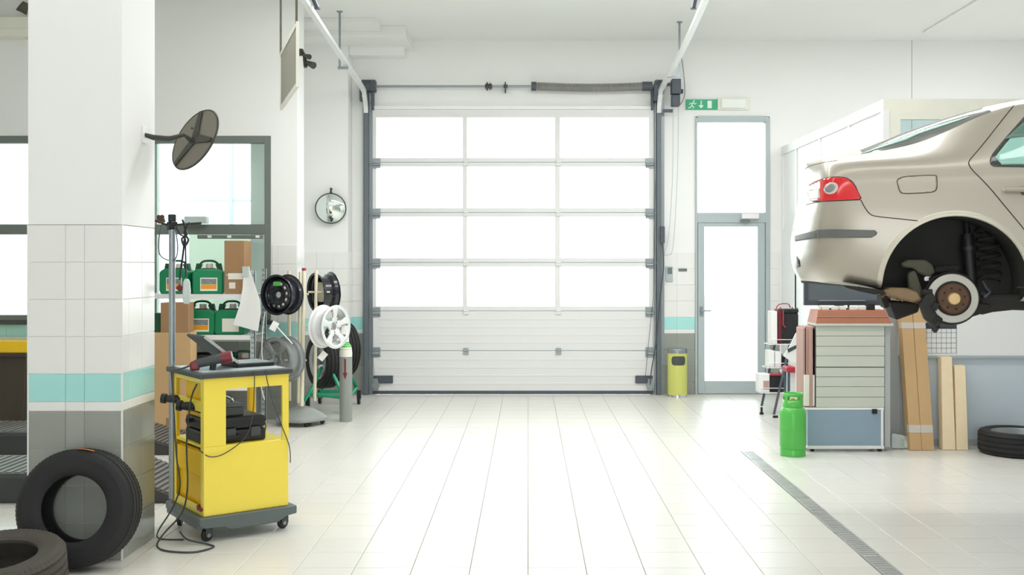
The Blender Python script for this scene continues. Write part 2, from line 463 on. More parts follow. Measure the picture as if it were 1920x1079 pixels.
bm = new(); bx(bm, -8.0, -2.95, 13.01, 13.04, 2.37, 2.40); ob('transom', bm, M['mullion'], w3)
bm = new(); bx(bm, -8.0, -2.95, 13.035, 13.041, 0.9, 3.2); ob('pane', bm, GLB, w3)

# ceiling, side and rear walls
bm = new(); bx(bm, -8.0, 7.2, -3.2, YB+0.3, ZC, ZC+0.15)
ceiling = tag(ob('ceiling', bm, M['ceil']), 'white plastered workshop ceiling', 'ceiling', kind='structure')
bm = new(); bx(bm, 7.1, 7.3, -3.2, YB+0.3, 0, ZC)
tag(ob('wall_right', bm, M['plaster']), 'white right side wall of the hall beyond the frame', 'wall', kind='structure')
bm = new(); bx(bm, -7.2, -7.0, -3.2, YW, 0, ZC)
tag(ob('wall_side', bm, M['plaster']), 'white left side wall of the hall beyond the frame', 'wall', kind='structure')
bm = new(); bx(bm, -7.2, -1.6, -3.4, -3.2, 0, ZC); bx(bm, 1.6, 7.3, -3.4, -3.2, 0, ZC); bx(bm, -1.6, 1.6, -3.4, -3.2, 3.0, ZC)
tag(ob('wall_front', bm, M['plaster']), 'white wall behind the viewer with an open gateway', 'wall', kind='structure')
bm = new(); bx(bm, -1.42-0.0, -3.0, 12.3, YB, ZC-0.13, ZC); bx(bm, -3.0, -1.7, 11.9, 12.3, ZC-0.06, ZC)
tag(ob('trim_1', bm, M['ceil'], bevel=0.004), 'shallow white boxed beam under the ceiling at the left', 'trim', kind='structure')
bm = new(); bx(bm, -7, -4.4, YW-0.16, YW, 3.92, 4.0); bx(bm, -7, -4.4, YW-0.16, YW, 4.0, 4.12)
tag(ob('trim_2', bm, M['lamp_cream'], bevel=0.005), 'cream cable trunking high on the window wall', 'trim', kind='structure')
bm = new(); tube(bm, [(4.70, 1.0, ZC-0.012), (4.70, 12.6, ZC-0.012)], 0.014, 8)
tag(ob('ceiling_conduit', bm, M['white_plastic'], smooth=True), 'thin white conduit running along the ceiling, top right', 'conduit')

# foreground tiled pillar
CXa, CXb, CYa, CYb = -2.68, -2.177, 5.69, 6.19
bm = new(); e = 0.006
bx(bm, CXa+e, CXb-e, CYa+e, CYb-e, 0, 1.8); bx(bm, CXa, CXb, CYa, CYb, 1.802, ZC)
pillar = tag(ob('pillar', bm, M['plaster']), 'square pillar with grey, aqua and white tiles', 'pillar', kind='structure')
wall_tiles(pillar, '-y', CXa, [0.2,0.1015,0.2015], CYa, ROWS_GREY+ROWS_BAND+ROWS_WHITE)
wall_tiles(pillar, '+x', CYa, [0.1,0.2,0.2], CXb, ROWS_GREY+ROWS_BAND+ROWS_WHITE)
wall_tiles(pillar, '-x', CYa, [0.1,0.2,0.2], CXa, ROWS_GREY+ROWS_BAND+ROWS_WHITE)
for x in (CXa, CXb):
    bm = new(); bx(bm, x-0.004, x+0.004, CYa-0.003, CYa+0.005, 0, 1.8); ob('corner_trim', bm, M['tile_white'], pillar)

# outside
bm = new(); bx(bm, -30, 30, YB+0.25, 60, -0.25, -0.06)
tag(ob('pavement', bm, M['asphalt']), 'pale paved yard outside the doors', 'pavement', kind='structure')

# ------------------------------------------------------------------ sectional garage door
gd = thing('door_1', 'white sectional garage door with twelve glazed panels', 'garage door', (0,0,0), kind='structure')
zj = [(740-5, 658), (658, 583), (583, 492.5), (492.5, 399), (399, 305), (305, 206)]     # section joints read from the photo
def zz(py): return H - (py-500)/152.0
YD = YB - 0.045
for k, (b, t) in enumerate(zj):
    z0, z1 = zz(b)+0.004, zz(t)-0.004
    if k < 2:
        bm = new(); bx(bm, GX0-0.01, GX1+0.01, YD, YD+0.04, z0, z1)
        pn = ob('panel', bm, M['door'], gd, bevel=0.006)
        for r in range(1, 5):
            zr = z0 + (z1-z0)*r/5
            bm = new(); bx(bm, GX0+0.06, GX1-0.06, YD-0.0035, YD+0.002, zr-0.012, zr+0.012); ob('rib', bm, M['door'], pn, bevel=0.003)
    else:
        xs = [(-1.868,-0.803), (-0.75,0.329), (0.395,1.487)]
        pz0, pz1 = z0+0.050, z1-0.048
        if k == 5: pz1 = zz(221)
        bm = new()
        bx(bm, GX0-0.01, xs[0][0], YD, YD+0.04, z0, z1); bx(bm, xs[2][1], GX1+0.01, YD, YD+0.04, z0, z1)
        for a, b2 in ((xs[0][1], xs[1][0]), (xs[1][1], xs[2][0])): bx(bm, a, b2, YD, YD+0.04, pz0, pz1)
        bx(bm, xs[0][0], xs[2][1], YD, YD+0.04, z0, pz0); bx(bm, xs[0][0], xs[2][1], YD, YD+0.04, pz1, z1)
        sec = ob('section_frame', bm, M['door'], gd)
        for a, b2 in xs:
            bm = new(); bx(bm, a, b2, YD+0.014, YD+0.026, pz0, pz1); ob('pane', bm, GL, sec)
for j in (658, 583, 492.5, 399, 305):
    bm = new(); bx(bm, GX0-0.005, GX1+0.005, YD+0.008, YD+0.034, zz(j)-0.007, zz(j)+0.007); ob('joint_seal', bm, M['zinc'], gd)
    for px in (874, 1047):
        x = (px-990)/152
        bm = new(); bx(bm, x-0.032, x+0.032, YD-0.016, YD, zz(j)-0.045, zz(j)+0.035); cyl(bm, (x-0.03,YD-0.014,zz(j)), (x+0.03,YD-0.014,zz(j)), 0.012, seg=8)
        ob('hinge', bm, M['zinc'] if j > 590 else M['door'], gd, bevel=0.003)
    for sx, x in ((-1, GX0+0.035), (1, GX1-0.035)):
        bm = new(); bx(bm, x-0.05, x+0.05, YD-0.014, YD, zz(j)-0.075, zz(j)+0.045); cyl(bm, (x-0.045,YD-0.026,zz(j)-0.03), (x+0.045,YD-0.026,zz(j)-0.03), 0.018, seg=10)
        cyl(bm, (x,YD-0.03,zz(j)-0.01), (x+sx*0.1,YD-0.03,zz(j)-0.01), 0.007, seg=8)
        ob('roller_hinge', bm, M['zinc'], gd, bevel=0.003)
bm = new(); bx(bm, GX0-0.01, GX1+0.01, YD-0.004, YD+0.044, 0.004, 0.05)
ob('bottom_seal', bm, M['dark_steel'], gd, bevel=0.006)
for sx, x in ((-1, GX0), (1, GX1)):
    bm = new(); xa, xb = (x+0.0, x+0.24) if sx < 0 else (x-0.21, x)
    bx(bm, xa, xb, YD-0.03, YD, 0.14, 0.235)
    ob('bottom_bracket', bm, M['dark_steel'], gd, bevel=0.004)
    bm = new(); cyl(bm, (x-sx*0.03, YD-0.05, 0.12), (x-sx*0.03, YD-0.01, 0.12), 0.048, seg=16)
    bx(bm, x-sx*0.03-0.03, x-sx*0.03+0.03, YD-0.045, YD, 0.05, 0.2); ob('bottom_roller', bm, M['zinc'], gd, bevel=0.003)
# tracks
for sx, xv, name in ((-1, -1.985, 'l'), (1, 1.605, 'r')):
    xi = xv
    bm = new(); bx(bm, xi-0.028, xi+0.028, YB-0.10, YB-0.02, 0.0, 3.72)
    ob('vertical_track', bm, M['track'], gd, bevel=0.004)
    bm = new(); bx(bm, xi-0.045, xi-0.034, YB-0.07, YB-0.02, 0, 3.6); bx(bm, xi-0.045, xi+0.075, YB-0.02, YB, 0, 3.6); ob('track_angle', bm, M['zinc'], gd)
    bm = new()
    pts = smooth_path([(xi,YB-0.095,3.46),(xi,YB-0.13,3.56),(xi,YB-0.24,3.66),(xi,YB-0.42,3.72),(xi, 11.0, 3.83),(xi, 9.35, 3.945 if sx < 0 else 4.02)], 5)
    prev = None
    for p in pts:
        ring = [bm.verts.new(p + Vector(d)) for d in ((-0.026,0,-0.02),(0.026,0,-0.02),(0.026,0.008,0.02),(-0.026,0.008,0.02))]
        if prev:
            for i in range(4): bm.faces.new((prev[i], prev[(i+1)%4], ring[(i+1)%4], ring[i]))
        else: bm.faces.new(ring)
        prev = ring
    bm.faces.new(prev[::-1])
    ob('horizontal_track', bm, M['alloy_white'], gd)
    # hangers
    hx = (-2.06 if sx < 0 else 1.73)
    hy = 11.6 if sx < 0 else 12.1
    hp = (637 if sx < 0 else 1274)
    hx = (hp-990)/F*hy
    bm = new(); bx(bm, hx-0.012, hx+0.012, hy-0.003, hy+0.003, 3.74, ZC); bx(bm, hx-0.03, hx+0.03, hy-0.02, hy+0.02, ZC-0.012, ZC)
    for k in range(14): bx(bm, hx-0.006, hx+0.006, hy-0.005, hy-0.003, 3.79+k*0.04, 3.805+k*0.04)
    bx(bm, min(hx, xi)-0.02, max(hx, xi)+0.02, hy-0.01, hy+0.01, 3.735, 3.765)
    ob('track_hanger', bm, M['zinc'], gd)
    bx_y = 9.45
    bm = new(); q0 = P(583 if sx < 0 else 1306, -14, 9.6); q1 = P(595 if sx < 0 else 1300, 15, 9.6)
    cyl(bm, q0, q1, 0.022, seg=10); cyl(bm, q1, q1+Vector((0,0.0,-0.01)), 0.028, seg=10); cyl(bm, q0, (xi, 9.45, 3.95 if sx < 0 else 4.02), 0.012, seg=8)
    ob('spring_bumper', bm, M['dark_steel'], gd, smooth=True)
    bm = new(); xb = xi + (0.05 if sx < 0 else -0.02)
    bx(bm, xi-0.05, xi+0.12 if sx<0 else xi+0.05, YB-0.14, YB-0.02, 3.72, 3.86); bx(bm, xi-0.07, xi+0.02, YB-0.16, YB-0.02, 3.60, 3.80)
    cyl(bm, (xi-0.02, YB-0.1, 3.785), (xi+0.06, YB-0.1, 3.785), 0.075, seg=16)
    bx(bm, (xi+0.065 if sx<0 else xi-0.095), (xi+0.095 if sx<0 else xi-0.065), YB-0.1, YB-0.02, 3.5, 3.75)
    ob('end_bearing_bracket', bm, M['dark_steel'], gd, bevel=0.005)
    if sx < 0:
        bm = new(); tube(bm, [(xv-0.02,YB-0.05,3.75),(xv-0.01,YB-0.07,1.8),(xv+0.1,YB-0.07,0.2)], 0.003, 5); ob('lift_cable', bm, M['zinc'], gd)
    else:
        bm = new(); tube(bm, [(xv-0.02,YB-0.05,3.75),(xv-0.07,YB-0.09,1.2),(xv-0.17,YB-0.09,0.2)], 0.003, 5); ob('lift_cable', bm, M['dark_steel'], gd)
ZS, YS = 3.785, YB-0.1
bm = new(); cyl(bm, (-1.95, YS, ZS), (1.6, YS, ZS), 0.014, seg=12); ob('torsion_shaft', bm, M['zinc'], gd, smooth=True)
bm = new()
cyl(bm, (-0.525, YS, ZS), (-0.44, YS, ZS), 0.03, seg=12); cyl(bm, (-0.51, YS, ZS), (-0.49, YS, ZS), 0.052, seg=8); cyl(bm, (-0.47, YS, ZS), (-0.455, YS, ZS), 0.045, seg=8)
ob('shaft_coupling', bm, M['dark_grey'], gd)
bm = new(); bx(bm, -0.285, -0.27, YB-0.13, YB, ZS-0.07, ZS+0.05); cyl(bm, (-0.3,YS,ZS), (-0.25,YS,ZS), 0.022, seg=12); ob('centre_bearing', bm, M['dark_grey'], gd)
bm = new(); x0s, x1s, coils = 0.04, 1.52, 74
pts = []
sag = lambda t: -0.018*math.sin(PI*t)
for k in range(coils*8+1):
    t = k/(coils*8); a = 2*PI*k/8
    pts.append((x0s+0.05+(x1s-x0s-0.1)*t, YS+0.045*math.cos(a), ZS+sag(t)+0.045*math.sin(a)))
tube(bm, pts, 0.0095, 5)
ob('torsion_spring', bm, M['spring'], gd, smooth=True)
bm = new(); cyl(bm, (x0s, YS, ZS), (x0s+0.06, YS, ZS), 0.056, seg=16); cyl(bm, (x1s-0.12, YS, ZS), (x1s, YS, ZS), 0.058, seg=16)
ob('spring_plug', bm, M['dark_steel'], gd)
bm = new(); bx(bm, GX0-0.02, GX1+0.02, YD-0.012, YB, zz(206), zz(200)); ob('top_seal', bm, M['white_metal'], gd)

# operator with its chain
op = thing('door_operator', 'dark grey motor drive beside the right end of the spring shaft', 'motor', (0,0,0))
oy = YB-0.16
a, b = P(1258, 150, oy), P(1277, 200, oy)
bm = new(); bx(bm, a.x, b.x-0.012, oy-0.09, oy+0.06, H-(178-500)*oy/F, a.z); ob('motor_housing', bm, M['dark_steel'], op, bevel=0.008, seg=2)
bm = new(); bx(bm, a.x+0.004, b.x-0.02, oy-0.07, oy+0.05, b.z, H-(179-500)*oy/F); ob('gear_case', bm, M['dark_steel'], op, bevel=0.006)
bm = new(); cyl(bm, (b.x-0.013, oy-0.02, H+ (500-172)*oy/F), (b.x+0.02, oy-0.02, H+(500-172)*oy/F), 0.028, seg=12); ob('shaft_cap', bm, M['dark_grey'], op)
for q_ in ((1.645, a.x+0.02, oy, oy+0.03, 3.78, 3.82), (1.645, a.x+0.03, oy+0.02, oy+0.04, 3.46, 3.50)):
    bm = new(); bx(bm, *q_); ob('mounting_bracket', bm, M['dark_steel'], op)
bm = new()
tube(bm, [P(1262,200,oy), P(1261,330,oy), P(1254,440,oy), P(1246,476,oy), P(1252,478,oy), P(1262,462,oy), P(1270,330,oy), P(1272,200,oy)], 0.0035, 5, smooth=True)
ob('hand_chain', bm, M['frame_light'], op)
bm = new(); tube(bm, [P(1276,196,oy), P(1284,176,oy), P(1281,130,oy), P(1277,105,oy+0.12)], 0.006, 6, smooth=True); ob('power_cable', bm, M['zinc'], op, smooth=True)
# control switch & coiled cable by the door
sw = thing('hand_switch', 'slim grey switch unit with cable on the door track', 'switch', (0,0,0))
yS = YB-0.12
a, b = P(1238, 425, yS), P(1246, 456, yS)
bm = new(); bx(bm, a.x, b.x, yS-0.03, yS+0.03, b.z, a.z); ob('switch_body', bm, M['dark_steel'], sw, bevel=0.004)
bm = new(); tube(bm, [P(1242,456,yS), P(1244,500,yS), P(1238,560,yS), P(1229,650,yS), P(1222,690,yS), P(1219,722,yS)], 0.007, 6, smooth=True); ob('switch_cable', bm, M['dark_steel'], sw, smooth=True)
wsw = thing('wall_switch', 'small grey double switch on the tiles beside the door', 'switch', (0,0,0))
a, b = P(1248,500,YB-0.006), P(1261,528,YB-0.006)
bm = new(); bx(bm, a.x, b.x, YB-0.03, YB-0.006, b.z, a.z); ob('plate', bm, M['frame_light'], wsw, bevel=0.003)
bm = new(); bx(bm, a.x+0.02, b.x-0.01, YB-0.036, YB-0.03, (a.z+b.z)/2, a.z-0.015); ob('rocker', bm, M['frame'], wsw, bevel=0.002)
bm = new(); a, b = P(1272,504,YB-0.006), P(1288,509,YB-0.006); bx(bm, a.x, b.x, YB-0.016, YB-0.006, b.z, a.z)
tag(ob('wall_vent', bm, M['frame'], bevel=0.002), 'small dark slot vent on the tiles right of the switch', 'vent')

# ------------------------------------------------------------------ exit door
ed = thing('door_2', 'pale grey aluminium glazed exit door with fanlight', 'door', (0,0,0), kind='structure')
FZ = 3.41
lx0a, lx1a = EX0+0.03, EX1-0.06
bm = new(); yA, yB2 = YB-0.02, YB+0.1
bx(bm, EX0, EX0+0.03, yA, yB2, 0, FZ); bx(bm, EX1-0.055, EX1, yA, yB2, 0, FZ); bx(bm, EX0+0.03, EX1-0.055, yA, yB2, FZ-0.05, EZ+0.005); bx(bm, EX0, EX1, YB+0.055, yB2, -0.004, 0.012); bx(bm, lx0a, lx0a+0.02, YB+0.055, yB2, 0, zz(418)); bx(bm, lx1a-0.02, lx1a+0.01, YB+0.055, yB2, 0, zz(418))
bx(bm, EX0+0.03, EX1-0.055, yA, yB2, zz(418), zz(399)); ob('door_frame', bm, M['frame_light'], ed, bevel=0.003)
bm = new(); bx(bm, EX0+0.03, EX1-0.055, YB+0.04, YB+0.048, zz(399), FZ-0.05); ob('fanlight_pane', bm, GL, ed)
lx0, lx1 = EX0+0.036, EX1-0.06
bm = new(); yA = YB-0.012
bx(bm, lx0, (1321-990)/152, yA, yA+0.06, 0.006, zz(418.3)); bx(bm, (1421-990)/152, lx1, yA, yA+0.06, 0.006, zz(418.3))
bx(bm, (1321-990)/152, (1421-990)/152, yA, yA+0.06, 0.006, zz(715)); bx(bm, (1321-990)/152, (1421-990)/152, yA, yA+0.06, zz(425), zz(418.3))
leaf = ob('door_leaf', bm, M['frame_light'], ed, bevel=0.004)
bm = new(); bx(bm, (1321-990)/152, (1421-990)/152, YB+0.012, YB+0.02, zz(715), zz(425)); ob('pane', bm, GL, leaf)
bm = new(); cyl(bm, (2.135,yA,zz(583)), (2.135,yA-0.045,zz(583)), 0.012, seg=10); cyl(bm, (2.135,yA-0.04,zz(583)), (2.25,yA-0.04,zz(583)), 0.009, seg=10); bx(bm, 2.115,2.155,yA-0.008,yA,zz(593),zz(575)); ob('handle', bm, M['zinc'], leaf, smooth=True)
bm = new(); bx(bm, (1389-990)/152, (1421-990)/152, YB-0.085, YB-0.02, zz(411), zz(401)); clo = ob('door_closer', bm, M['white_metal'], ed, bevel=0.006)
bm = new(); bx(bm, (1386-990)/152, (1405-990)/152, YB-0.06, YB-0.045, zz(417), zz(413)); ob('closer_arm', bm, M['frame'], clo)

# exit sign and emergency lamp
es = thing('exit_sign', 'green exit sign with running figure, arrow and doorway', 'sign', (0,0,0))
ys = YB
a, b = P(1286,187,ys), P(1344,206,ys)
bm = new(); bx(bm, a.x, b.x, ys-0.02, ys, b.z, a.z); ob('sign_plate', bm, M['sign_green'], es, bevel=0.002)
yt = ys-0.0215
def S(px, py): q = P(px, py, ys); return Vector((q.x, yt, q.z))
bm = new(); q = S(1300.5,190.5); cyl(bm, (q.x,yt-0.0015,q.z), (q.x,yt+0.001,q.z), 0.011, seg=12)
for pl in ([(1299,193),(1296,199)], [(1299,193.5),(1303,196),(1305,194)], [(1299,194),(1294,194),(1292,197)], [(1296.5,199),(1300,201),(1299,204)], [(1296.5,199),(1294,202),(1290,203)]):
    tube(bm, [S(*p) for p in pl], 0.007, 6)
ob('running_figure', bm, M['sign_white'], es)
bm = new(); tube(bm, [S(1314,189), S(1314,199)], 0.007, 6); prism(bm, [(S(1309,198).x,S(1309,198).z),(S(1319,198).x,S(1319,198).z),(S(1314,204).x,S(1314,204).z)], yt-0.001, yt+0.002, XZ); ob('down_arrow', bm, M['sign_white'], es)
bm = new(); q0, q1 = S(1326,203.5), S(1334,189.5); bx(bm, q0.x, q1.x, yt-0.001, yt+0.002, q0.z, q1.z); ob('doorway_mark', bm, M['sign_white'], es)
el = thing('emergency_lamp', 'cream emergency lamp unit right of the exit sign', 'lamp', (0,0,0))
a, b = P(1345,184,ys), P(1405,207,ys)
bm = new(); bx(bm, a.x, b.x, ys-0.03, ys, b.z, a.z); ob('lamp_base', bm, M['lamp_cream'], el, bevel=0.008, seg=2)
bm = new(); bx(bm, a.x+0.04, b.x-0.05, ys-0.055, ys-0.03, b.z+0.02, a.z-0.015); ob('diffuser', bm, M['sign_white'], el, bevel=0.012, seg=3)

# ------------------------------------------------------------------ glazed office at the right
of = thing('wall_office', 'white glazed office cubicle behind the lifted car', 'partition', (0,0,0), kind='structure')
OX, OY, OZ = 3.12, 9.32, 3.05
bm = new(); bx(bm, OX, OX+0.05, OY+0.05, YB, OZ-0.10, OZ); ob('side_top_rail', bm, M['white_metal'], of)
bm = new(); bx(bm, OX, 7.1, OY, OY+0.05, OZ-0.11, OZ); ob('front_top_rail', bm, M['lamp_cream'], of)
for y in (OY+0.02, 10.35, 11.4, 12.4, YB-0.03):
    bm = new(); bx(bm, OX-0.005 if y < 9.5 else OX+0.005, OX+0.05, y-0.03, y+0.03, 0, OZ-0.1); ob('side_post', bm, M['white_metal'], of)
bm = new(); bx(bm, OX+0.005, OX+0.045, OY+0.05, YB-0.06, 0, 2.02); ob('side_panel', bm, M['whiteboard'], of)
for y0, y1 in ((OY+0.05,10.32),(10.38,11.37),(11.43,12.37),(12.43,YB-0.06)):
    bm = new(); bx(bm, OX+0.02, OX+0.028, y0, y1, 2.02, OZ-0.1); ob('side_pane', bm, M['whiteboard'], of)
bm = new(); bx(bm, OX+0.05, 7.1, OY, OY+0.04, 0, 0.79); ob('lower_panel', bm, M['panel_blue'], of)
bm = new(); bx(bm, OX+0.0, OX+0.13, OY-0.012, OY, 0.0, 2.0); bx(bm, OX+0.14, OX+0.17, OY-0.006, OY, 0, 2.0); ob('corner_panel', bm, M['panel_grey'], of)
bm = new(); bx(bm, OX+0.05, 7.1, OY, OY+0.04, 0.79, 2.3); ob('middle_panel', bm, M['white_metal'], of)
bm = new(); bx(bm, OX+0.05, 7.1, OY, OY+0.05, 2.3, 2.38); bx(bm, OX+0.05, OX+0.15, OY, OY+0.05, 2.38, OZ-0.11); bx(bm, OX+0.15, 7.1, OY, OY+0.05, OZ-0.18, OZ-0.11); bx(bm, 5.0, 5.08, OY, OY+0.05, 2.38, OZ-0.18); ob('front_frame', bm, M['lamp_cream'], of)
bm = new(); bx(bm, OX+0.15, 7.1, OY+0.02, OY+0.028, 2.38, OZ-0.18); ob('front_pane', bm, GLB, of)
bm = new(); bx(bm, OX+0.2, 7.1, OY-0.012, OY, 0.0, 0.06); ob('skirting', bm, M['panel_grey'], of)
wb = thing('whiteboard', 'long whiteboard on the grey-blue office wall under the car', 'whiteboard', (0,0,0))
yw = OY-0.012
bm = new(); bx(bm, P(1794,0,yw).x+0.0, 6.6, yw-0.004, OY, P(0,667,yw).z, 1.95); ob('board', bm, M['whiteboard'], wb)
bm = new(); bx(bm, P(1690,0,yw).x, 6.6, yw-0.02, OY, P(0,672,yw).z, P(0,667,yw).z); ob('pen_tray', bm, M['frame_light'], wb, bevel=0.002)
pc = thing('wall_planner', 'printed white planner sheet with black grid beside the whiteboard', 'planner', (0,0,0))
a, b = P(1684,560,yw), P(1793,667,yw)
bm = new(); bx(bm, a.x, b.x, yw-0.008, OY, b.z, a.z); ob('sheet', bm, M['whiteboard'], pc)
bm = new()
for k in range(13):
    z = b.z + 0.02 + k*0.045
    if z < a.z-0.01: bx(bm, a.x+0.03, b.x-0.002, yw-0.0095, yw-0.0075, z-0.0012, z+0.0012)
for k in range(11):
    x = a.x+0.075+k*(b.x-a.x-0.08)/10; bx(bm, x-0.0012, x+0.0012, yw-0.0095, yw-0.0075, b.z+0.02, P(0,617,yw).z)
ob('printed_grid', bm, M['ink'], pc)
bm = new(); bx(bm, P(1745,0,yw).x-0.15, b.x-0.001, yw-0.0095, yw-0.0075, P(0,617,yw).z, P(0,606,yw).z)
for k in range(9): bx(bm, a.x+0.024, a.x+0.062, yw-0.0095, yw-0.0075, b.z+0.06+k*0.046, b.z+0.096+k*0.046)
ob('printed_header', bm, M['ink'], pc)

x_ = (1710-990)/152
bm = new(); bx(bm, x_-0.003, x_+0.003, YB-0.002, YB, 1.8, ZC)
tag(ob('trim_3', bm, M['grout']), 'thin vertical expansion joint strip on the back wall at right', 'trim', kind='structure')
# ------------------------------------------------------------------ drain
dr = thing('drain_grate', 'grey steel drain channel grate crossing the floor at right', 'drain', (1.865, 0, 0))
for k in range(11):
    y0 = 3.9 + k*0.475; y1 = min(y0+0.466, 9.05)
    if y1 - y0 < 0.1: continue
    bm = new()
    bx(bm, -0.052, -0.040, y0, y1, -0.004, 0.004); bx(bm, 0.040, 0.052, y0, y1, -0.004, 0.004)
    n = int((y1-y0)/0.042)
    for s in range(n):
        ya = y0+(y1-y0)*s/n; bx(bm, -0.040, 0.040, ya, ya+0.030, -0.004, 0.0032)
    ob('grate_section', bm, M['grate'], dr, loc=(random.uniform(-.003,.003),0,random.uniform(-.0004,.0008)))
bm = new(); bx(bm, -0.05, 0.05, 3.9, 9.05, -0.0049, -0.0042); ob('channel_floor', bm, M['black'], dr)

# ------------------------------------------------------------------ tyres and wheels
def tyre_bm(Ro, Ri, w, lugs=64, mtx=None, tread=True, dep=0.003):
    bm = new(); hw = w/2
    s = Ro-Ri
    prof = [(Ri+0.004, -hw*0.62), (Ri, -hw*0.80), (Ri+0.012, -hw*0.93), (Ri+s*0.35, -hw*1.0), (Ri+s*0.62, -hw*0.995), (Ri+s*0.66,-hw*1.008), (Ri+s*0.70,-hw*0.99), (Ri+s*0.86, -hw*0.93), (Ro-0.012, -hw*0.84), (Ro-0.004, -hw*0.74)]
    tr = []
    for g in (-0.42, -0.14, 0.14, 0.42):
        c = g*hw*1.5
        tr += [(Ro-0.0005, c-0.008), (Ro-0.009, c-0.0055), (Ro-0.009, c+0.0055), (Ro-0.0005, c+0.008)]
    prof = prof + tr + [(r, -h) for r, h in reversed(prof)]
    inner = [(Ri+0.004, hw*0.62), (Ri+s*0.45, hw*0.80), (Ro-0.022, hw*0.5), (Ro-0.020, 0), (Ro-0.022, -hw*0.5), (Ri+s*0.45, -hw*0.80)]
    n0 = len(prof); prof = prof + inner[1:]
    sh = {6, 7, 8, 9, 10, n0-7, n0-8, n0-9, n0-10, n0-11}
    def mod(k, i):
        if tread and i in sh and k % 3 == 0: return 1-dep/Ro
        return 1.0
    lathe(bm, prof, lugs*3, mtx, closed=True, mod=mod)
    return bm
def steel_rim(parent, Rr, w, m, hub=M['frame_light'], holes=12, wide=True):
    """rim about local z; face towards +z"""
    hw = w/2
    bm = new()
    prof = [(Rr, hw), (Rr+0.004, hw-0.006), (Rr-0.012, hw-0.016), (Rr-0.018, hw-0.05), (Rr-0.045, hw-0.075), (Rr-0.045, -hw+0.05), (Rr-0.018, -hw+0.04), (Rr-0.012, -hw+0.014), (Rr+0.004, -hw+0.006), (Rr, -hw)]
    lathe(bm, prof, 48); ob('rim_barrel', bm, m, parent, smooth=True, solid=0.005)
    return hw
def disc_polar(rings, seg, drop):
    bm = new(); V = []
    for r, h in rings:
        V.append([bm.verts.new((r*math.cos(2*PI*k/seg), r*math.sin(2*PI*k/seg), h)) for k in range(seg)])
    for j in range(len(rings)-1):
        for k in range(seg):
            if drop(k, j): continue
            kk = (k+1) % seg; bm.faces.new((V[j][k], V[j][kk], V[j+1][kk], V[j+1][k]))
    return bm
def orient(o, loc, n, roll=0.0):
    """turn a thing so that its local +z points along n"""
    q = Vector(n).normalized().to_track_quat('Z', 'Y')
    o.rotation_euler = (q.to_matrix() @ Matrix.Rotation(roll, 3, 'Z')).to_euler(); o.location = loc
def steel_wheel(label, loc, n, Rr=0.195, w=0.18, sticker=True, group=None):
    t = thing('disc_wheel', label, 'wheel rim', group=group)
    hw = steel_rim(t, Rr, w, M['black_gloss'])
    seg = 48
    bm = disc_polar([(0.030,hw-0.040),(0.055,hw-0.040),(0.085,hw-0.030),(0.100,hw-0.020),(0.128,hw-0.022),(0.150,hw-0.035),(Rr-0.03,hw-0.06)], seg,
                    lambda k, j: j == 3 and k % 4 in (0, 1))
    ob('wheel_disc', bm, M['black_gloss'], t, smooth=True, solid=0.006)
    bm = new(); cyl(bm, (0,0,hw-0.055), (0,0,hw-0.037), 0.029, seg=20); ob('centre_bore', bm, M['frame_light'], t)
    for k in range(5):
        a = 2*PI*k/5; bm = new(); c = (0.052*math.cos(a), 0.052*math.sin(a)); cyl(bm, (*c,hw-0.042), (*c,hw-0.036), 0.007, seg=10); ob('bolt_hole', bm, M['black'], t)
    if sticker:
        bm = new(); bx(bm, -0.045, 0.045, 0.088, 0.128, hw-0.018, hw-0.014); ob('sticker', bm, M['gas_green'], t, label='green paper sticker')
    orient(t, loc, n)
    return t
def alloy_wheel(label, loc, n, m, Rr=0.205, w=0.19, roll=0.0, spokes=5, group=None):
    t = thing('alloy_wheel', label, 'wheel rim', group=group)
    hw = steel_rim(t, Rr, w, m)
    seg = 60; per = seg//spokes
    bm = disc_polar([(0.028,hw-0.030),(0.070,hw-0.022),(0.092,hw-0.016),(0.135,hw-0.008),(0.180,hw-0.006),(Rr-0.004,hw-0.002)], seg,
                    lambda k, j: (j in (2,3) and 2 <= (k % per) < per-2) or (j == 1 and 4 <= (k % per) < per-4))
    ob('spokes', bm, m, t, smooth=True, solid=0.022)
    bm = new(); cyl(bm, (0,0,hw-0.05), (0,0,hw-0.026), 0.027, seg=20); ob('centre_cap', bm, M['alloy_grey'], t)
    for k in range(5):
        a = 2*PI*(k+0.5)/5; bm = new(); c = (0.052*math.cos(a), 0.052*math.sin(a)); cyl(bm, (*c,hw-0.034), (*c,hw-0.0245), 0.008, seg=10); ob('bolt_hole', bm, M['dark_grey'], t)
    orient(t, loc, n, roll)
    return t

# tyre leaning on the pillar
al = R(8)
t = thing('tyre', 'black treaded tyre standing upright against the tiled pillar', 'tyre')
ctr = Vector((-2.345, 5.60, 0)) + Vector((0, math.sin(al), math.cos(al)))*0.305 - Vector((0, math.cos(al), -math.sin(al)))*0.092
ob('tyre_carcass', tyre_bm(0.305, 0.170, 0.184, lugs=84, dep=0.0022), M['rubber'], t, smooth=True, ang=50)
bm = new()
for k in range(14): 
    a = R(60+k*1.2*1.0); a2 = R(60+(k+1)*1.2)
prof_a = [R(74+2*k) for k in range(9)]
vs = [[bm.verts.new((0.3065*math.cos(a), 0.3065*math.sin(a), h)) for a in prof_a] for h in (0.05, 0.075)]
for k in range(8): bm.faces.new((vs[0][k], vs[0][k+1], vs[1][k+1], vs[1][k]))
ob('size_sticker', bm, M['orange'], t, solid=0.002, label='orange paper sticker')
orient(t, ctr, (0, -math.cos(al), math.sin(al)))
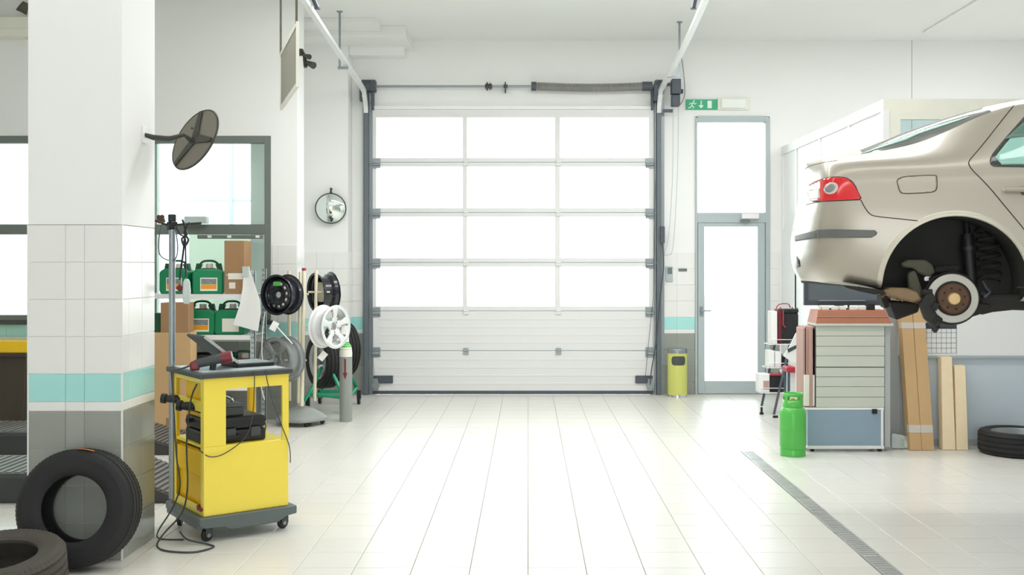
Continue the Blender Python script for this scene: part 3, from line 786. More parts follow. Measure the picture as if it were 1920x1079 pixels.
# tyre lying in front, tilted on the foot of the first
t2 = thing('tyre', 'dusty worn tyre lying flat in the bottom left corner', 'tyre')
ob('tyre_carcass', tyre_bm(0.31, 0.185, 0.196, lugs=72, dep=0.006), M['rubber_dusty'], t2, smooth=True, ang=50)
tl = R(9)
orient(t2, (-2.505, 5.0, 0.31*math.sin(tl)*0.84+0.098*math.cos(tl)), (0, -math.sin(tl), math.cos(tl)))
# tyre on the floor at right
t3 = thing('wheel', 'dark tyre with silver rim lying flat on the floor at far right', 'wheel', (4.13, 8.955, 0.098))
ob('tyre_carcass', tyre_bm(0.312, 0.205, 0.196, lugs=52), M['rubber'], t3, smooth=True, ang=50)
bm = new(); lathe(bm, [(0.212,0.085),(0.206,0.088),(0.198,0.075),(0.192,0.03),(0.17,0.0),(0.17,-0.06),(0.20,-0.085)], 48); ob('rim', bm, M['alloy_grey'], t3, smooth=True, solid=0.006)
bm = disc_polar([(0.025,0.03),(0.07,0.035),(0.10,0.045),(0.15,0.05),(0.188,0.045)], 60, lambda k, j: j == 2 and k % 12 > 5); ob('wheel_disc', bm, M['alloy_grey'], t3, smooth=True, solid=0.012)

# ------------------------------------------------------------------ diagnostic trolley
tang = math.atan2(0.597, 0.80)
tc = thing('diagnostic_trolley', 'yellow diagnostic trolley with grey base on castors', 'trolley', (-1.848, 6.05, 0), tang)
L, W = 0.517, 0.545            # long front along +x (local), depth along +y (local)
zb0, zsh, ztop = 0.145, 0.545, 0.935
sh = 0.004
tw = 0.018
# lower cabinet
bm = new(); bx(bm, 0, L, 0, tw, zb0, zsh); ob('front_panel', bm, M['yellow'], tc, bevel=0.006, seg=2)
bm = new(); bx(bm, 0.13, L-0.04, 0.0, tw, 0.868, ztop); bx(bm, 0, 0.13, 0, tw, zsh, ztop); bx(bm, L-0.040, L, 0, tw, zsh, ztop); ob('front_frame', bm, M['yellow'], tc)
bm = new(); bx(bm, L-tw, L, tw, W, zb0, zsh); ob('right_panel', bm, M['yellow'], tc, bevel=0.004)
bm = new(); bx(bm, 0, L, W-tw, W, zb0, zsh); ob('back_panel', bm, M['yellow_deep'], tc, bevel=0.004)
bm = new(); bx(bm, L-0.04, L, W-0.04, W, zsh, ztop); bx(bm, 0, 0.035, W-0.035, W, zsh, ztop); bx(bm, 0.035, L-0.04, W-tw, W, 0.885, ztop); ob('back_frame', bm, M['yellow_deep'], tc)
bm = new(); bx(bm, 0, 0.012, tw, 0.055, zb0, ztop); bx(bm, 0, 0.012, W-0.05, W-0.035, zb0, ztop); bx(bm, 0,0.012,0.055,W-0.05,0.905,ztop); bx(bm, 0,0.012,0.055,W-0.05,zb0,zb0+0.05); ob('side_frame', bm, M['yellow'], tc, bevel=0.003)
bm = new(); bx(bm, 0.03, 0.042, 0.055, W-0.05, zb0+0.02, 0.505); ob('side_recess_panel', bm, M['yellow_deep'], tc)
bm = new(); bx(bm, 0.01, 0.03, 0.06, W-0.06, 0.36, 0.50); ob('side_pocket', bm, M['yellow_deep'], tc, bevel=0.004)
bm = new(); bx(bm, 0.04, 0.052, 0.06, W-0.13, 0.66, 0.90); ob('side_back_plate', bm, M['yellow_deep'], tc, bevel=0.02, seg=3)
bm = new(); bx(bm, 0.0, 0.014, 0.05, W-0.04, 0.74, 0.80); ob('side_cross_bar', bm, M['yellow'], tc)
bm = new(); bx(bm, 0.012, L-tw, tw, W-tw, zsh-0.016, zsh); ob('shelf', bm, M['yellow'], tc)
bm = new(); bx(bm, -0.03, L+0.02, -0.022, W+0.03, ztop, ztop+0.032); ob('table_top', bm, M['dark_grey'], tc, bevel=0.008, seg=2)
bm = new(); bx(bm, 0.0, L-0.01, 0.02, W-0.02, ztop+0.032, ztop+0.035); ob('top_mat', bm, M['frame_light'], tc)
bm = new()
prism(bm, [(-0.035,0.145),(L+0.04,0.145),(L+0.04,0.098),(L-0.03,0.090),(L-0.08,0.060),(0.15,0.060),(0.11,0.082),(0.0,0.085),(-0.035,0.1)], -0.03, 0.012, XZ)
prism(bm, [(-0.035,0.145),(L+0.04,0.145),(L+0.04,0.098),(-0.035,0.1)], W-0.02, W+0.02, XZ)
bx(bm, -0.035, L+0.04, 0.012, W-0.02, 0.105, 0.145); bx(bm, -0.035, 0.0, 0.0, W, 0.075, 0.12)
ob('base_plate', bm, M['grey_base'], tc, bevel=0.005)
for cx, cy, rz in ((0.035,0.03,0.3), (L-0.01,0.05,0.25), (0.03,W-0.06,1.0), (L-0.02,W-0.05,0.5)):
    bm = new(); m4 = Matrix.Translation((cx,cy,0)) @ Matrix.Rotation(rz+PI/2-tang*0,4,'Z')
    bx(bm, -0.022, 0.022, -0.02, 0.02, 0.088, 0.11, m4); bx(bm, -0.02, -0.014, -0.022, 0.028, 0.03, 0.09, m4); bx(bm, 0.014, 0.02, -0.022, 0.028, 0.03, 0.09, m4)
    ca = ob('castor', bm, M['dark_grey'], tc, bevel=0.003)
    bm = new(); cyl(bm, m4 @ Vector((-0.012,0.008,0.035)), m4 @ Vector((0.012,0.008,0.035)), 0.0345, seg=20); ob('castor_wheel', bm, M['black'], ca, bevel=0.004)
    bm = new(); cyl(bm, m4 @ Vector((-0.022,0.008,0.035)), m4 @ Vector((0.022,0.008,0.035)), 0.012, seg=12); ob('axle', bm, M['zinc'], ca)
# pole on the trolley
plx, ply = -0.006, W-0.015
bm = new(); cyl(bm, (plx,ply,0.16), (plx,ply,1.86), 0.0195, seg=20); ob('pole', bm, M['zinc'], tc, smooth=True)
bm = new(); cyl(bm, (plx,ply,1.85), (plx,ply,1.895), 0.024, seg=16); bx(bm, plx-0.028, plx+0.028, ply-0.02, ply+0.02, 1.80, 1.85); ob('pole_cap', bm, M['black'], tc, bevel=0.004)
bm = new(); cyl(bm, (plx,ply,1.83), (plx+0.17,ply-0.03,1.845), 0.007, seg=8); cyl(bm, (plx,ply,1.82), (plx-0.10,ply+0.05,1.86), 0.007, seg=8); ob('cable_hook', bm, M['black'], tc)
# clamp holders at left side
for z, y0, ln, r in ((0.775, W-0.10, 0.11, 0.026), (0.757, 0.20, 0.09, 0.028)):
    bm = new(); cyl(bm, (0.0,y0,z), (-ln*0.55,y0+0.03,z+0.005), r, r*0.8, seg=16); cyl(bm, (-ln*0.55,y0+0.03,z+0.005), (-ln*0.75,y0+0.045,z+0.008), r*1.15, seg=16); cyl(bm, (0.0,y0,z), (0.03,y0-0.06,z-0.01), r*0.9, seg=14)
    ob('probe_holder', bm, M['black'], tc, smooth=True)
bm = new(); cyl(bm, (-0.02,0.24,0.672), (0.02,0.24,0.672), 0.012, seg=12); ob('socket', bm, M['black'], tc)
bm = new(); cyl(bm, (-0.012,0.07,0.19), (0.01,0.07,0.19), 0.017, seg=12); cyl(bm, (-0.012,0.03,0.185), (0.01,0.03,0.185), 0.012, seg=12); ob('power_socket', bm, M['red_dark'], tc, label='dark red power sockets')
# things on the trolley (in its frame, but free standing: built through the trolley's matrix)
TM = Matrix.Translation((-1.848, 6.05, 0)) @ Matrix.Rotation(tang, 4, 'Z')
def tloc(x, y, z): return TM @ Vector((x, y, z))
zt = ztop+0.035
lp = thing('laptop', 'dark open laptop standing on the yellow trolley top', 'laptop', tloc(0.30,0.30,zt), tang+0.05)
bm = new(); bx(bm, -0.04, 0.20, -0.13, 0.12, 0, 0.024); ob('keyboard_base', bm, M['black'], lp, bevel=0.004)
bm = new(); bx(bm, -0.035, 0.195, -0.125, 0.115, 0.024, 0.026); ob('keyboard', bm, M['zinc'], lp)
m4 = Matrix.Translation((-0.035,0,0.028)) @ Matrix.Rotation(R(-52), 4, 'Y')
bm = new(); bx(bm, -0.008, 0.008, -0.13, 0.12, 0.0, 0.275, m4); sc = ob('screen_lid', bm, M['dark_grey'], lp, bevel=0.003)
bm = new(); bx(bm, 0.008, 0.010, -0.115, 0.105, 0.012, 0.262, m4); ob('display', bm, M['black_gloss'], sc)
bm = new(); bx(bm, -0.007, 0.010, -0.133, -0.129, 0.005, 0.27, m4); ob('lid_edge', bm, M['alloy'], sc)
tl_ = thing('timing_light', 'grey and red pistol shaped tester lying on the yellow trolley', 'tester', tloc(0.055,0.16,zt), tang-0.42)
bm = new(); tube(bm, [(-0.06,0,0.030),(-0.02,0,0.043),(0.05,0,0.058),(0.11,0,0.068)], [0.022,0.028,0.030,0.030], 14, smooth=False); ob('barrel', bm, M['dark_grey'], tl_, smooth=True)
bm = new(); cyl(bm, (0.10,0,0.066), (0.16,0,0.076), 0.034, 0.036, seg=18); ob('lens_hood', bm, M['red_dark'], tl_, smooth=True, label='dark red lens hood')
bm = new(); cyl(bm, (0.158,0,0.0757), (0.165,0,0.077), 0.030, seg=18); ob('lens', bm, M['frame_light'], tl_)
bm = new(); bx(bm, -0.075, -0.02, -0.026, 0.026, 0.0, 0.052); ob('handle', bm, M['red_dark'], tl_, bevel=0.012, seg=3, label='dark red handle')
bm = new(); cyl(bm, (0.05,0.0,0.0), (0.06,0.0,0.05), 0.018, seg=12); ob('trigger_guard', bm, M['black'], tl_)
bm = new(); tube(bm, [(-0.07,0,0.03),(-0.12,-0.01,0.012),(-0.16,0.015,0.006),(-0.19,0.06,0.005)], 0.006, 6, smooth=True); ob('lead', bm, M['dark_grey'], tl_, smooth=True)
# hard case on the shelf
hc = thing('tool_case', 'black hard plastic carry case on the trolley shelf', 'case', tloc(0.205,0.235,zsh), tang)
bm = new(); bx(bm, -0.185, 0.19, -0.19, 0.14, 0, 0.075); ob('case_base', bm, M['black'], hc, bevel=0.015, seg=2)
bm = new(); bx(bm, -0.185, 0.19, -0.19, 0.14, 0.078, 0.15); ob('case_lid', bm, M['black'], hc, bevel=0.018, seg=2)
for x in (-0.03, 0.12):
    bm = new(); bx(bm, x-0.03, x+0.03, -0.203, -0.186, 0.03, 0.085); ob('latch', bm, M['dark_grey'], hc, bevel=0.004)
bm = new(); tube(bm, [(-0.12,-0.19,0.045),(-0.12,-0.215,0.04),(-0.06,-0.222,0.035),(0.01,-0.215,0.04),(0.01,-0.19,0.045)], 0.009, 8); ob('carry_handle', bm, M['black'], hc, smooth=True)
bm = new(); tube(bm, [(0.19,-0.17,0.11),(0.202,-0.16,0.08),(0.200,-0.15,0.04),(0.203,-0.14,0.01)], 0.006, 6); ob('steel_edge', bm, M['chrome'], hc)
fc = thing('flat_case', 'dark grey flat instrument lying on the black carry case', 'instrument', tloc(0.205,0.235,zsh+0.15), tang)
bm = new(); bx(bm, -0.16, 0.07, -0.15, 0.12, 0, 0.055); ob('housing', bm, M['dark_grey'], fc, bevel=0.01, seg=2)
bm = new(); bx(bm, -0.15, 0.08, -0.155, 0.12, 0.055, 0.068); ob('lid', bm, M['grey_base'], fc, bevel=0.005)
cl = thing('steel_clamp', 'shiny steel clamp pieces on the flat grey instrument', 'clamp', tloc(0.17,0.17,zsh+0.218), tang)
bm = new(); tube(bm, [(-0.06,0,0.008),(-0.02,0.01,0.03),(0.02,0,0.045),(0.05,-0.01,0.03),(0.06,-0.01,0.008)], 0.010, 8, smooth=True); ob('jaw', bm, M['chrome'], cl, smooth=True)
bm = new(); cyl(bm, (-0.07,-0.02,0.012), (0.03,0.02,0.014), 0.012, seg=10); ob('screw', bm, M['dark_steel'], cl, smooth=True)
# cables of the trolley
def cable(name, label, pts, r, m, wpts=False):
    bm = new(); tube(bm, pts, r, 6, smooth=True)
    return tag(ob(name, bm, m, smooth=True), label, 'cable')
g = 0.006
cable('cable', 'dark mains cable looping from the yellow trolley side onto the floor', [tloc(-0.02,0.06,0.90), tloc(-0.03,0.13,0.80), tloc(-0.03,0.20,0.55), tloc(-0.035,0.17,0.30), tloc(-0.05,0.22,0.14),
      Vector((-2.07,6.05,0.06)), Vector((-2.09,5.98,g)), Vector((-2.00,5.86,g)), Vector((-1.84,5.83,g)), Vector((-1.76,5.93,g)), Vector((-1.80,5.99,g)), Vector((-1.93,6.02,g+0.02)), Vector((-2.0,6.10,0.05))], 0.0055, M['dark_grey'])
cable('cable', 'dark cable hanging down the left edge of the yellow trolley', [tloc(-0.02,0.50,0.94), tloc(-0.03,0.44,0.80), tloc(-0.03,0.38,0.45), tloc(-0.035,0.30,0.28), tloc(-0.045,0.42,0.12), Vector((-2.16,6.20,0.03)), Vector((-2.12,6.12,g)), Vector((-1.98,6.10,g))], 0.005, M['dark_grey'])
cable('cable', 'thin grey lead hanging across the front panel of the trolley', [tloc(0.29,-0.027,0.965), tloc(0.29,-0.028,0.88), tloc(0.285,-0.012,0.70), tloc(0.24,-0.012,0.58), tloc(0.12,-0.012,0.50), tloc(0.03,-0.012,0.49), tloc(-0.018,0.03,0.53)], 0.003, M['dark_grey'])
cable('cable', 'thin grey lead falling down the right end of the trolley', [tloc(0.36,-0.026,0.968), tloc(0.37,-0.028,0.90), tloc(0.41,-0.015,0.78), tloc(0.47,-0.013,0.62), tloc(0.515,-0.013,0.50), tloc(0.525,-0.006,0.40)], 0.003, M['dark_grey'])
cable('cable', 'thin black wire looped over the top of the trolley pole', [P(304,418,6.5), P(298,450,6.5), P(300,478,6.49), P(318,489,6.47), P(330,484,6.44), P(333,460,6.44), P(328,425,6.45)], 0.004, M['dark_steel'])
cable('cable', 'dark bundle of leads hanging from the hook of the trolley pole', [P(342,412,6.44), P(350,440,6.43), P(341,448,6.43), P(346,462,6.43), P(353,450,6.43), P(346,436,6.43), P(355,418,6.43), P(348,432,6.42), P(344,470,6.42), P(340,500,6.42), P(337,525,6.42)], 0.0065, M['black'])
cable('cable', 'dark lead hanging beside the trolley pole to the plastic sleeve', [P(330,424,6.42), P(338,440,6.42), P(347,446,6.42), P(348,470,6.41), P(349,520,6.41)], 0.005, M['black'])
bm = new()
for a in (0.0, 0.7): cyl(bm, P(302-3*a,404+a,6.5), P(300+6*a,418,6.5), 0.022, seg=12)
tag(ob('plug', bm, M['rust'], smooth=True), 'dark plug hanging left of the trolley pole top', 'plug')
ps = thing('plastic_sleeve', 'clear plastic sleeve hanging on a lead beside the pole', 'sleeve', P(350,545,6.40))
bm = new(); lathe(bm, [(0.0,0.07),(0.012,0.068),(0.020,0.05),(0.024,0.0),(0.022,-0.06),(0.016,-0.08),(0.0,-0.082)], 16); ob('sleeve', bm, M['plastic_film'], ps, smooth=True)
bm = new(); cyl(bm, (-0.045,0.02,0.012), (-0.005,0.0,0.012), 0.018, seg=12); cyl(bm, (-0.055,0.02,0.005), (-0.03,0.015,0.03), 0.02, seg=12); ob('clip', bm, M['maroon'], ps)

# ------------------------------------------------------------------ pillar mirror
mi = thing('traffic_mirror', 'round mirror on a dark arm seen from behind beside the pillar', 'mirror', P(366,262,6.1))
mn = Vector((0.56, 0.70, -0.38))        # reflecting side faces away to the lower right
mt = axis_mtx((0,0,0), mn)
Rm = 0.191
bm = new(); lathe(bm, [(0,0.035),(0.06,0.032),(0.12,0.022),(0.17,0.008),(Rm-0.004,0)], 40, mt); ob('mirror_face', bm, M['mirror'], mi, smooth=True)
bm = new(); lathe(bm, [(0,-0.012),(0.06,-0.012),(0.12,-0.010),(Rm-0.004,-0.004)], 40, mt); ob('back_shell', bm, M['mirror_back'], mi, smooth=True)
bm = new(); tube(bm, [mt @ Vector((Rm*math.cos(2*PI*k/40), Rm*math.sin(2*PI*k/40), 0)) for k in range(40)], 0.0065, 6, closed=True); ob('rim', bm, M['bracket'], mi, smooth=True)
# three-legged spider on the back: toward image directions up, right, lower left
def back_dir(ix, iz):
    d = Vector((ix, 0, iz)); d = d - mn.normalized()*d.dot(mn.normalized())*1.0
    # solve in-plane direction whose screen projection is (ix, iz)
    n = mn.normalized(); dy = -(n.x*ix + n.z*iz)/n.y
    return Vector((ix, dy, iz))
off = -mn.normalized()*0.018
bm = new(); hubp = off + back_dir(0.0,-0.03)*1.0
tips = []
for ix, iz in ((0.02,0.165), (0.135,-0.02), (-0.115,-0.155)):
    d = back_dir(ix, iz); k = min(1.0, (Rm-0.003)/d.length); tips.append(off*0.5 + d*k)
ctr_ = (tips[0]+tips[1]+tips[2])/3
for tp in tips:
    u = (tp-ctr_).normalized(); s = u.cross(mn.normalized())
    a0 = [ctr_+s*0.032, ctr_-s*0.032, tp-s*0.012, tp+s*0.012]
    lo = [bm.verts.new(p) for p in a0]; hi = [bm.verts.new(p+off*0.5) for p in a0]
    bm.faces.new(lo); bm.faces.new(hi[::-1])
    for i in range(4): bm.faces.new((lo[i], lo[(i+1)%4], hi[(i+1)%4], hi[i]))
ob('spider_bracket', bm, M['bracket'], mi)
base = P(366,262,6.1)
bm = new(); aw = [Vector((-2.177,6.02,P(0,252,6.0).z)), P(288,258,6.03), P(318,260,6.0), P(345,253,5.99), P(352,259,6.0), P(360,266,6.03)]
tube(bm, [p-base for p in aw], [0.012,0.016,0.014,0.011,0.013,0.014], 8); 
for q in (P(361,241,6.05), P(362,260,6.0)): cyl(bm, q-base, q-base+Vector((0,-0.012,0)), 0.006, seg=8)
ob('arm', bm, M['bracket'], mi, smooth=True)
bm = new(); cz = P(0,252,6.0).z; bx(bm, -2.177-base.x, -2.170-base.x, 5.985-base.y, 6.055-base.y, cz-0.05-base.z, cz+0.05-base.z); ob('wall_plate', bm, M['white_metal'], mi, bevel=0.003)

# small round mirror on the pilaster
m2 = thing('convex_mirror', 'small round convex mirror hanging on the white pilaster', 'mirror', P(620,391,12.70))
d2 = Vector((0.15,-1,-0.1)); mt = axis_mtx((0,0,0), d2); rr = 0.178
bm = new(); lathe(bm, [(rr,0),(0.15,0.022),(0.1,0.048),(0.05,0.062),(0,0.066)], 40, mt); ob('mirror_face', bm, M['mirror'], m2, smooth=True)
bm = new(); tube(bm, [mt @ Vector((rr*math.cos(2*PI*k/40), rr*math.sin(2*PI*k/40), 0)) for k in range(40)], 0.008, 6, closed=True); ob('rim', bm, M['dark_grey'], m2, smooth=True)
bm = new(); lathe(bm, [(0,-0.02),(0.1,-0.018),(rr,-0.002)], 32, mt); ob('back_shell', bm, M['dark_grey'], m2, smooth=True)
bm = new(); cyl(bm, (0,0.02,rr-0.01), (0,0.02,rr+0.07), 0.011, seg=10); cyl(bm, (0,0.02,rr+0.06), (0,0.085,rr+0.06), 0.009, seg=8); cyl(bm, (0,0.02,rr), (0,0.02,rr+0.02), 0.016, seg=10); ob('bracket', bm, M['bracket'], m2, smooth=True)

# ------------------------------------------------------------------ hanging sign
hs = thing('hanging_sign', 'long framed panel hanging edge-on below the ceiling at left', 'sign')
A1, A2 = P(557,40,7.6), P(557,163,7.6)
B1, B2 = P(526,100,8.75), P(526,207,8.75)
dirv = (Vector((B1.x,B1.y,0))-Vector((A1.x,A1.y,0))); ln = dirv.length; dirv.normalize(); nrm = Vector((dirv.y,-dirv.x,0))
zt_, zb_ = (A1.z+B1.z)/2, (A2.z+B2.z)/2
def hsP(u, n, z): return Vector((A1.x,A1.y,0)) + dirv*u + nrm*n + Vector((0,0,z))
def hbox(bm, u0,u1,n0,n1,z0,z1):
    vs = [bm.verts.new(hsP(*p)) for p in ((u0,n0,z0),(u1,n0,z0),(u1,n1,z0),(u0,n1,z0),(u0,n0,z1),(u1,n0,z1),(u1,n1,z1),(u0,n1,z1))]
    for f in ((3,2,1,0),(4,5,6,7),(0,1,5,4),(1,2,6,5),(2,3,7,6),(3,0,4,7)): bm.faces.new([vs[i] for i in f])
bm = new(); hbox(bm, 0.03, ln-0.03, 0.0, 0.012, zb_+0.03, zt_-0.03); ob('board', bm, M['beige_sign'], hs)
bm = new(); hbox(bm, 0, ln, -0.006, 0.015, zt_-0.03, zt_); hbox(bm, 0, ln, -0.006, 0.015, zb_, zb_+0.03); hbox(bm, 0, 0.022, -0.006, 0.015, zb_+0.03, zt_-0.03); hbox(bm, ln-0.03, ln, -0.006, 0.015, zb_+0.03, zt_-0.03); ob('sign_frame', bm, M['lamp_cream'], hs)
for u in (0.03, ln-0.02):
    bm = new(); cyl(bm, hsP(u,0.0,zt_-0.01), hsP(u,0.0,ZC), 0.009, seg=8); ob('hanging_rod', bm, M['dirty'], hs)
# spotlight near the track, small lamp top left, ceiling lamp sliver
sp = thing('spotlight', 'small black double spotlight on the wall left of the garage door', 'lamp')
yq = 10.93
bm = new(); cyl(bm, P(566,95,yq), P(571,104,yq-0.05), 0.016, seg=10); cyl(bm, P(571,104,yq-0.05), P(573,126,yq-0.08), 0.020, seg=10); bx(bm, P(560,0,yq).x, P(568,0,yq).x, yq-0.02, YW+0.02, P(0,104,yq).z, P(0,92,yq).z); ob('bracket', bm, M['bracket'], sp, smooth=True)
bm = new(); cyl(bm, P(571,104,yq-0.05), P(580,107,yq-0.12), 0.018, 0.028, seg=12); ob('spot_head', bm, M['bracket'], sp, smooth=True)
bm = new(); cyl(bm, P(574,117,yq-0.06), P(588,123,yq-0.14), 0.022, 0.036, seg=12); ob('spot_head', bm, M['bracket'], sp, smooth=True)
sp2 = thing('wall_lamp', 'grey hooded lamp high on the wall at the top left corner', 'lamp', P(44,14,10.8))
bm = new(); lathe(bm, [(0.0,0.06),(0.03,0.055),(0.045,0.0),(0.055,-0.055)], 16, Matrix.Rotation(R(25),4,'Y')); ob('hood', bm, M['dirty'], sp2, smooth=True, solid=0.004)
bm = new(); cyl(bm, (0,0,0.05), (0.02,0.15,0.05), 0.012, seg=8); ob('arm', bm, M['dirty'], sp2)
bm = new(); cyl(bm, (-0.02,0,-0.03), (-0.03,0,-0.06), 0.03, seg=12); ob('bulb', bm, M['sign_white'], sp2)
cl_ = thing('ceiling_lamp', 'dark rimmed hanging lamp just at the top edge of the picture', 'lamp', P(935,-24,7.4))
bm = new(); lathe(bm, [(0.13,0.0),(0.125,0.03),(0.08,0.10),(0.05,0.16),(0.0,0.17)], 32); ob('lamp_shade', bm, M['dark_steel'], cl_, smooth=True, solid=0.004)
bm = new(); lathe(bm, [(0.0,-0.022),(0.06,-0.018),(0.10,0.0),(0.0,0.04)], 24); ob('diffuser', bm, M['white_plastic'], cl_, smooth=True)
zc_ = P(935,-24,7.4).z
bm = new(); cyl(bm, (0,0,0.16), (0,0,ZC-zc_), 0.006, seg=8); ob('cord', bm, M['dark_grey'], cl_)

# ------------------------------------------------------------------ shelf with canisters, boxes
YS_ = 10.25                                     # front of the shelf unit
sf = thing('storage_shelf', 'grey perforated steel shelf unit holding the green canisters', 'shelf')
xR, xL, dS = P(478,0,YS_).x, P(478,0,YS_).x-1.22, 0.42
def post(x, y, top):
    bm = new(); bx(bm, x-0.045, x, y, y+0.006, 0, top); bx(bm, x-0.006, x, y, y+0.045, 0, top)
    p = ob('upright', bm, M['frame_light'], sf)
    bm = new()
    for k in range(int(top/0.05)):
        for s in (-0.030, -0.016): bx(bm, x+s-0.003, x+s+0.003, y-0.001, y+0.001, 0.03+k*0.05, 0.05+k*0.05)
    ob('slots', bm, M['dark_grey'], p, kind='stuff')
topS = P(0,508,YS_).z
for x in (xR, xL+0.045): post(x, YS_, topS)
post(xR, YS_+dS, topS+0.02); post(xL+0.045, YS_+dS, topS+0.02)
shz = [P(0,552,YS_).z, P(0,629,YS_).z, 0.42, 0.1]
for z in shz:
    bm = new(); bx(bm, xL, xR-0.008, YS_+0.008, YS_+dS, z-0.004, z); bx(bm, xL, xR-0.046, YS_+0.007, YS_+0.013, z-0.045, z-0.004); bx(bm, xL, xR-0.05, YS_+dS-0.02, YS_+dS, z-0.045, z-0.004)
    ob('shelf_board', bm, M['white_metal'], sf)
def canister(label, loc, rz=0.0, grp='green oil canisters on the steel shelf', photo=True):
    t = thing('canister', label, 'canister', loc, rz, grp)
    w, d, h = 0.145, 0.105, 0.245
    bm = new(); prism(bm, [(-w*0.93,0),(w*0.93,0),(w,0.03),(w,h-0.03),(w*0.72,h),(-w*0.72,h),(-w,h-0.03),(-w,0.03)], -d, d, XZ); ob('body', bm, M['green'], t, bevel=0.016, seg=2)
    bm = new()
    prism(bm, [(-w*0.9,h-0.02),(-w*0.55,h-0.005),(-w*0.42,h+0.045),(-w*0.80,h+0.055)], -0.03, 0.03, XZ); prism(bm, [(w*0.9,h-0.02),(w*0.80,h+0.055),(w*0.42,h+0.045),(w*0.55,h-0.005)], -0.03, 0.03, XZ)
    tube(bm, [(-w*0.6,0,h+0.045),(-w*0.3,0,h+0.075),(w*0.3,0,h+0.075),(w*0.6,0,h+0.045)], 0.012, 8, smooth=True); ob('carry_handle', bm, M['green_dark'], t, bevel=0.005)
    bm = new(); cyl(bm, (0.0,0.04,h-0.01), (0.0,0.04,h+0.05), 0.035, 0.032, seg=20); ob('screw_cap', bm, M['label_white'] if photo else M['white_plastic'], t, smooth=True)
    bm = new(); bx(bm, -0.06, 0.06, -d*0.75, d*0.2, h-0.008, h+0.008); ob('lid_panel', bm, M['maroon'], t, bevel=0.003)
    yl = -d-0.0005
    bm = new(); bx(bm, -0.07, 0.09, yl-0.002, yl+0.003, 0.030, 0.158); lb = ob('label', bm, M['label_white'], t)
    if photo:
        bm = new(); bx(bm, -0.062, 0.082, yl-0.003, yl, 0.048, 0.092); ob('orange_print', bm, M['label_orange'], lb)
        bm = new(); bx(bm, -0.062, 0.082, yl-0.003, yl, 0.094, 0.148); ob('photo_print', bm, M['label_photo'], lb)
    return t
yc = YS_+0.16
c1 = canister('green canister with orange label in front of the tall box, upper shelf', (P(392,0,yc).x, yc, shz[0]), R(10))
c2 = canister('green canister partly behind the trolley pole, upper shelf', (P(332,0,yc).x-0.0, yc+0.02, shz[0]), R(-6))
c3 = canister('green canister with orange label on the lower shelf, behind the laptop', (P(379,0,yc).x, yc, shz[1]), R(4))
c4 = canister('green canister with pale label on the lower shelf behind the white sheet', (P(437,0,yc).x-0.01, yc, shz[1]), R(2), photo=False)
c5 = canister('green canister at the right end of the bottom shelf, mostly hidden', (P(455,0,yc).x, yc+0.05, shz[2]), 0)
cr = thing('crate', 'black plastic crate on the shelf under the lower canisters', 'crate', (P(398,0,yc).x, yc, shz[2]))
bm = new(); x0, x1 = -0.21, 0.20
bx(bm, x0, x1, -0.13, 0.2, 0, 0.01); bx(bm, x0, x1, -0.13, -0.12, 0.01, 0.30); bx(bm, x0, x1, 0.19, 0.2, 0.01, 0.30); bx(bm, x0, x0+0.01, -0.12, 0.19, 0.01, 0.30); bx(bm, x1-0.01, x1, -0.12, 0.19, 0.01, 0.30); bx(bm, x0-0.01, x1+0.01, -0.145, -0.13, 0.27, 0.30)
ob('crate_body', bm, M['black'], cr, bevel=0.004)
bm = new(); bx(bm, -0.13, 0.05, -0.134, -0.129, 0.16, 0.19); ob('grip', bm, M['dark_grey'], cr)
# tall cardboard box and small carton on the upper shelf
def carton(label, x0, x1, y0, y1, z0, z1, m, rz=0.0, tapec=None, group=None, flaps=False, name='cardboard_box'):
    cx, cy = (x0+x1)/2, (y0+y1)/2
    t = thing(name, label, 'box', (cx,cy,z0), rz, group)
    w, d, h = (x1-x0)/2, (y1-y0)/2, z1-z0
    bm = new(); bx(bm, -w, w, -d, d, 0, h); ob('carton', bm, m, t, bevel=0.003)
    if tapec: bm = new(); bx(bm, -w-0.001, w+0.001, -0.025, 0.025, h-0.001, h+0.0015); bx(bm, -0.025, 0.025, -d-0.0012, -d+0.001, h*0.55, h); ob('tape', bm, tapec, t)
    if flaps:
        bm = new(); bx(bm, -w, w, -d-0.003, -d+0.001, h*0.02, h*0.035); bx(bm, -w*0.2, w*0.2, -d-0.0025, -d+0.001, 0.06, 0.14); ob('flap_edge', bm, M['cardboard_brown'], t)
    return t
carton('tall brown cardboard box standing on the upper shelf', P(426,0,yc).x, P(463,0,yc).x, yc-0.10, yc+0.16, shz[0]+0.19, P(0,452,yc).z, M['cardboard_brown'])
carton('small brown carton with white sticker under the tall box', P(427,0,yc).x, P(460,0,yc).x, yc-0.11, yc+0.16, shz[0], shz[0]+0.185, M['cardboard_brown'])
bm = new(); a = P(437,530,yc-0.118); bx(bm, a.x-0.04, a.x+0.02, yc-0.113, yc-0.1105, a.z-0.06, a.z); bx(bm, a.x-0.05, a.x+0.09, yc-0.113, yc-0.1105, a.z+0.03, a.z+0.09)
st_ = ob('sticker', bm, M['label_white']); st_.parent = bpy.data.objects['cardboard_box.001']; st_.matrix_parent_inverse = Matrix.Translation(-bpy.data.objects['cardboard_box.001'].location)
yb = 10.06
carton('large cardboard box standing on the floor left of the trolley pole', P(290,0,yb).x-0.05, P(358,0,yb).x, yb, yb+0.18, 0.0, P(0,624,yb).z, M['cardboard'], flaps=True)
zb1 = P(0,624,yb).z
carton('brown cardboard box on top of the large floor box', P(301,0,yb).x, P(353,0,yb).x, yb+0.0, yb+0.17, zb1, P(0,568,yb).z, M['cardboard_brown'])
carton('dark green carton behind the brown box on the floor box', P(288,0,yb).x-0.05, P(300.0,0,yb).x-0.001, yb+0.02, yb+0.16, zb1, P(0,588,yb).z, M['green_dark'])
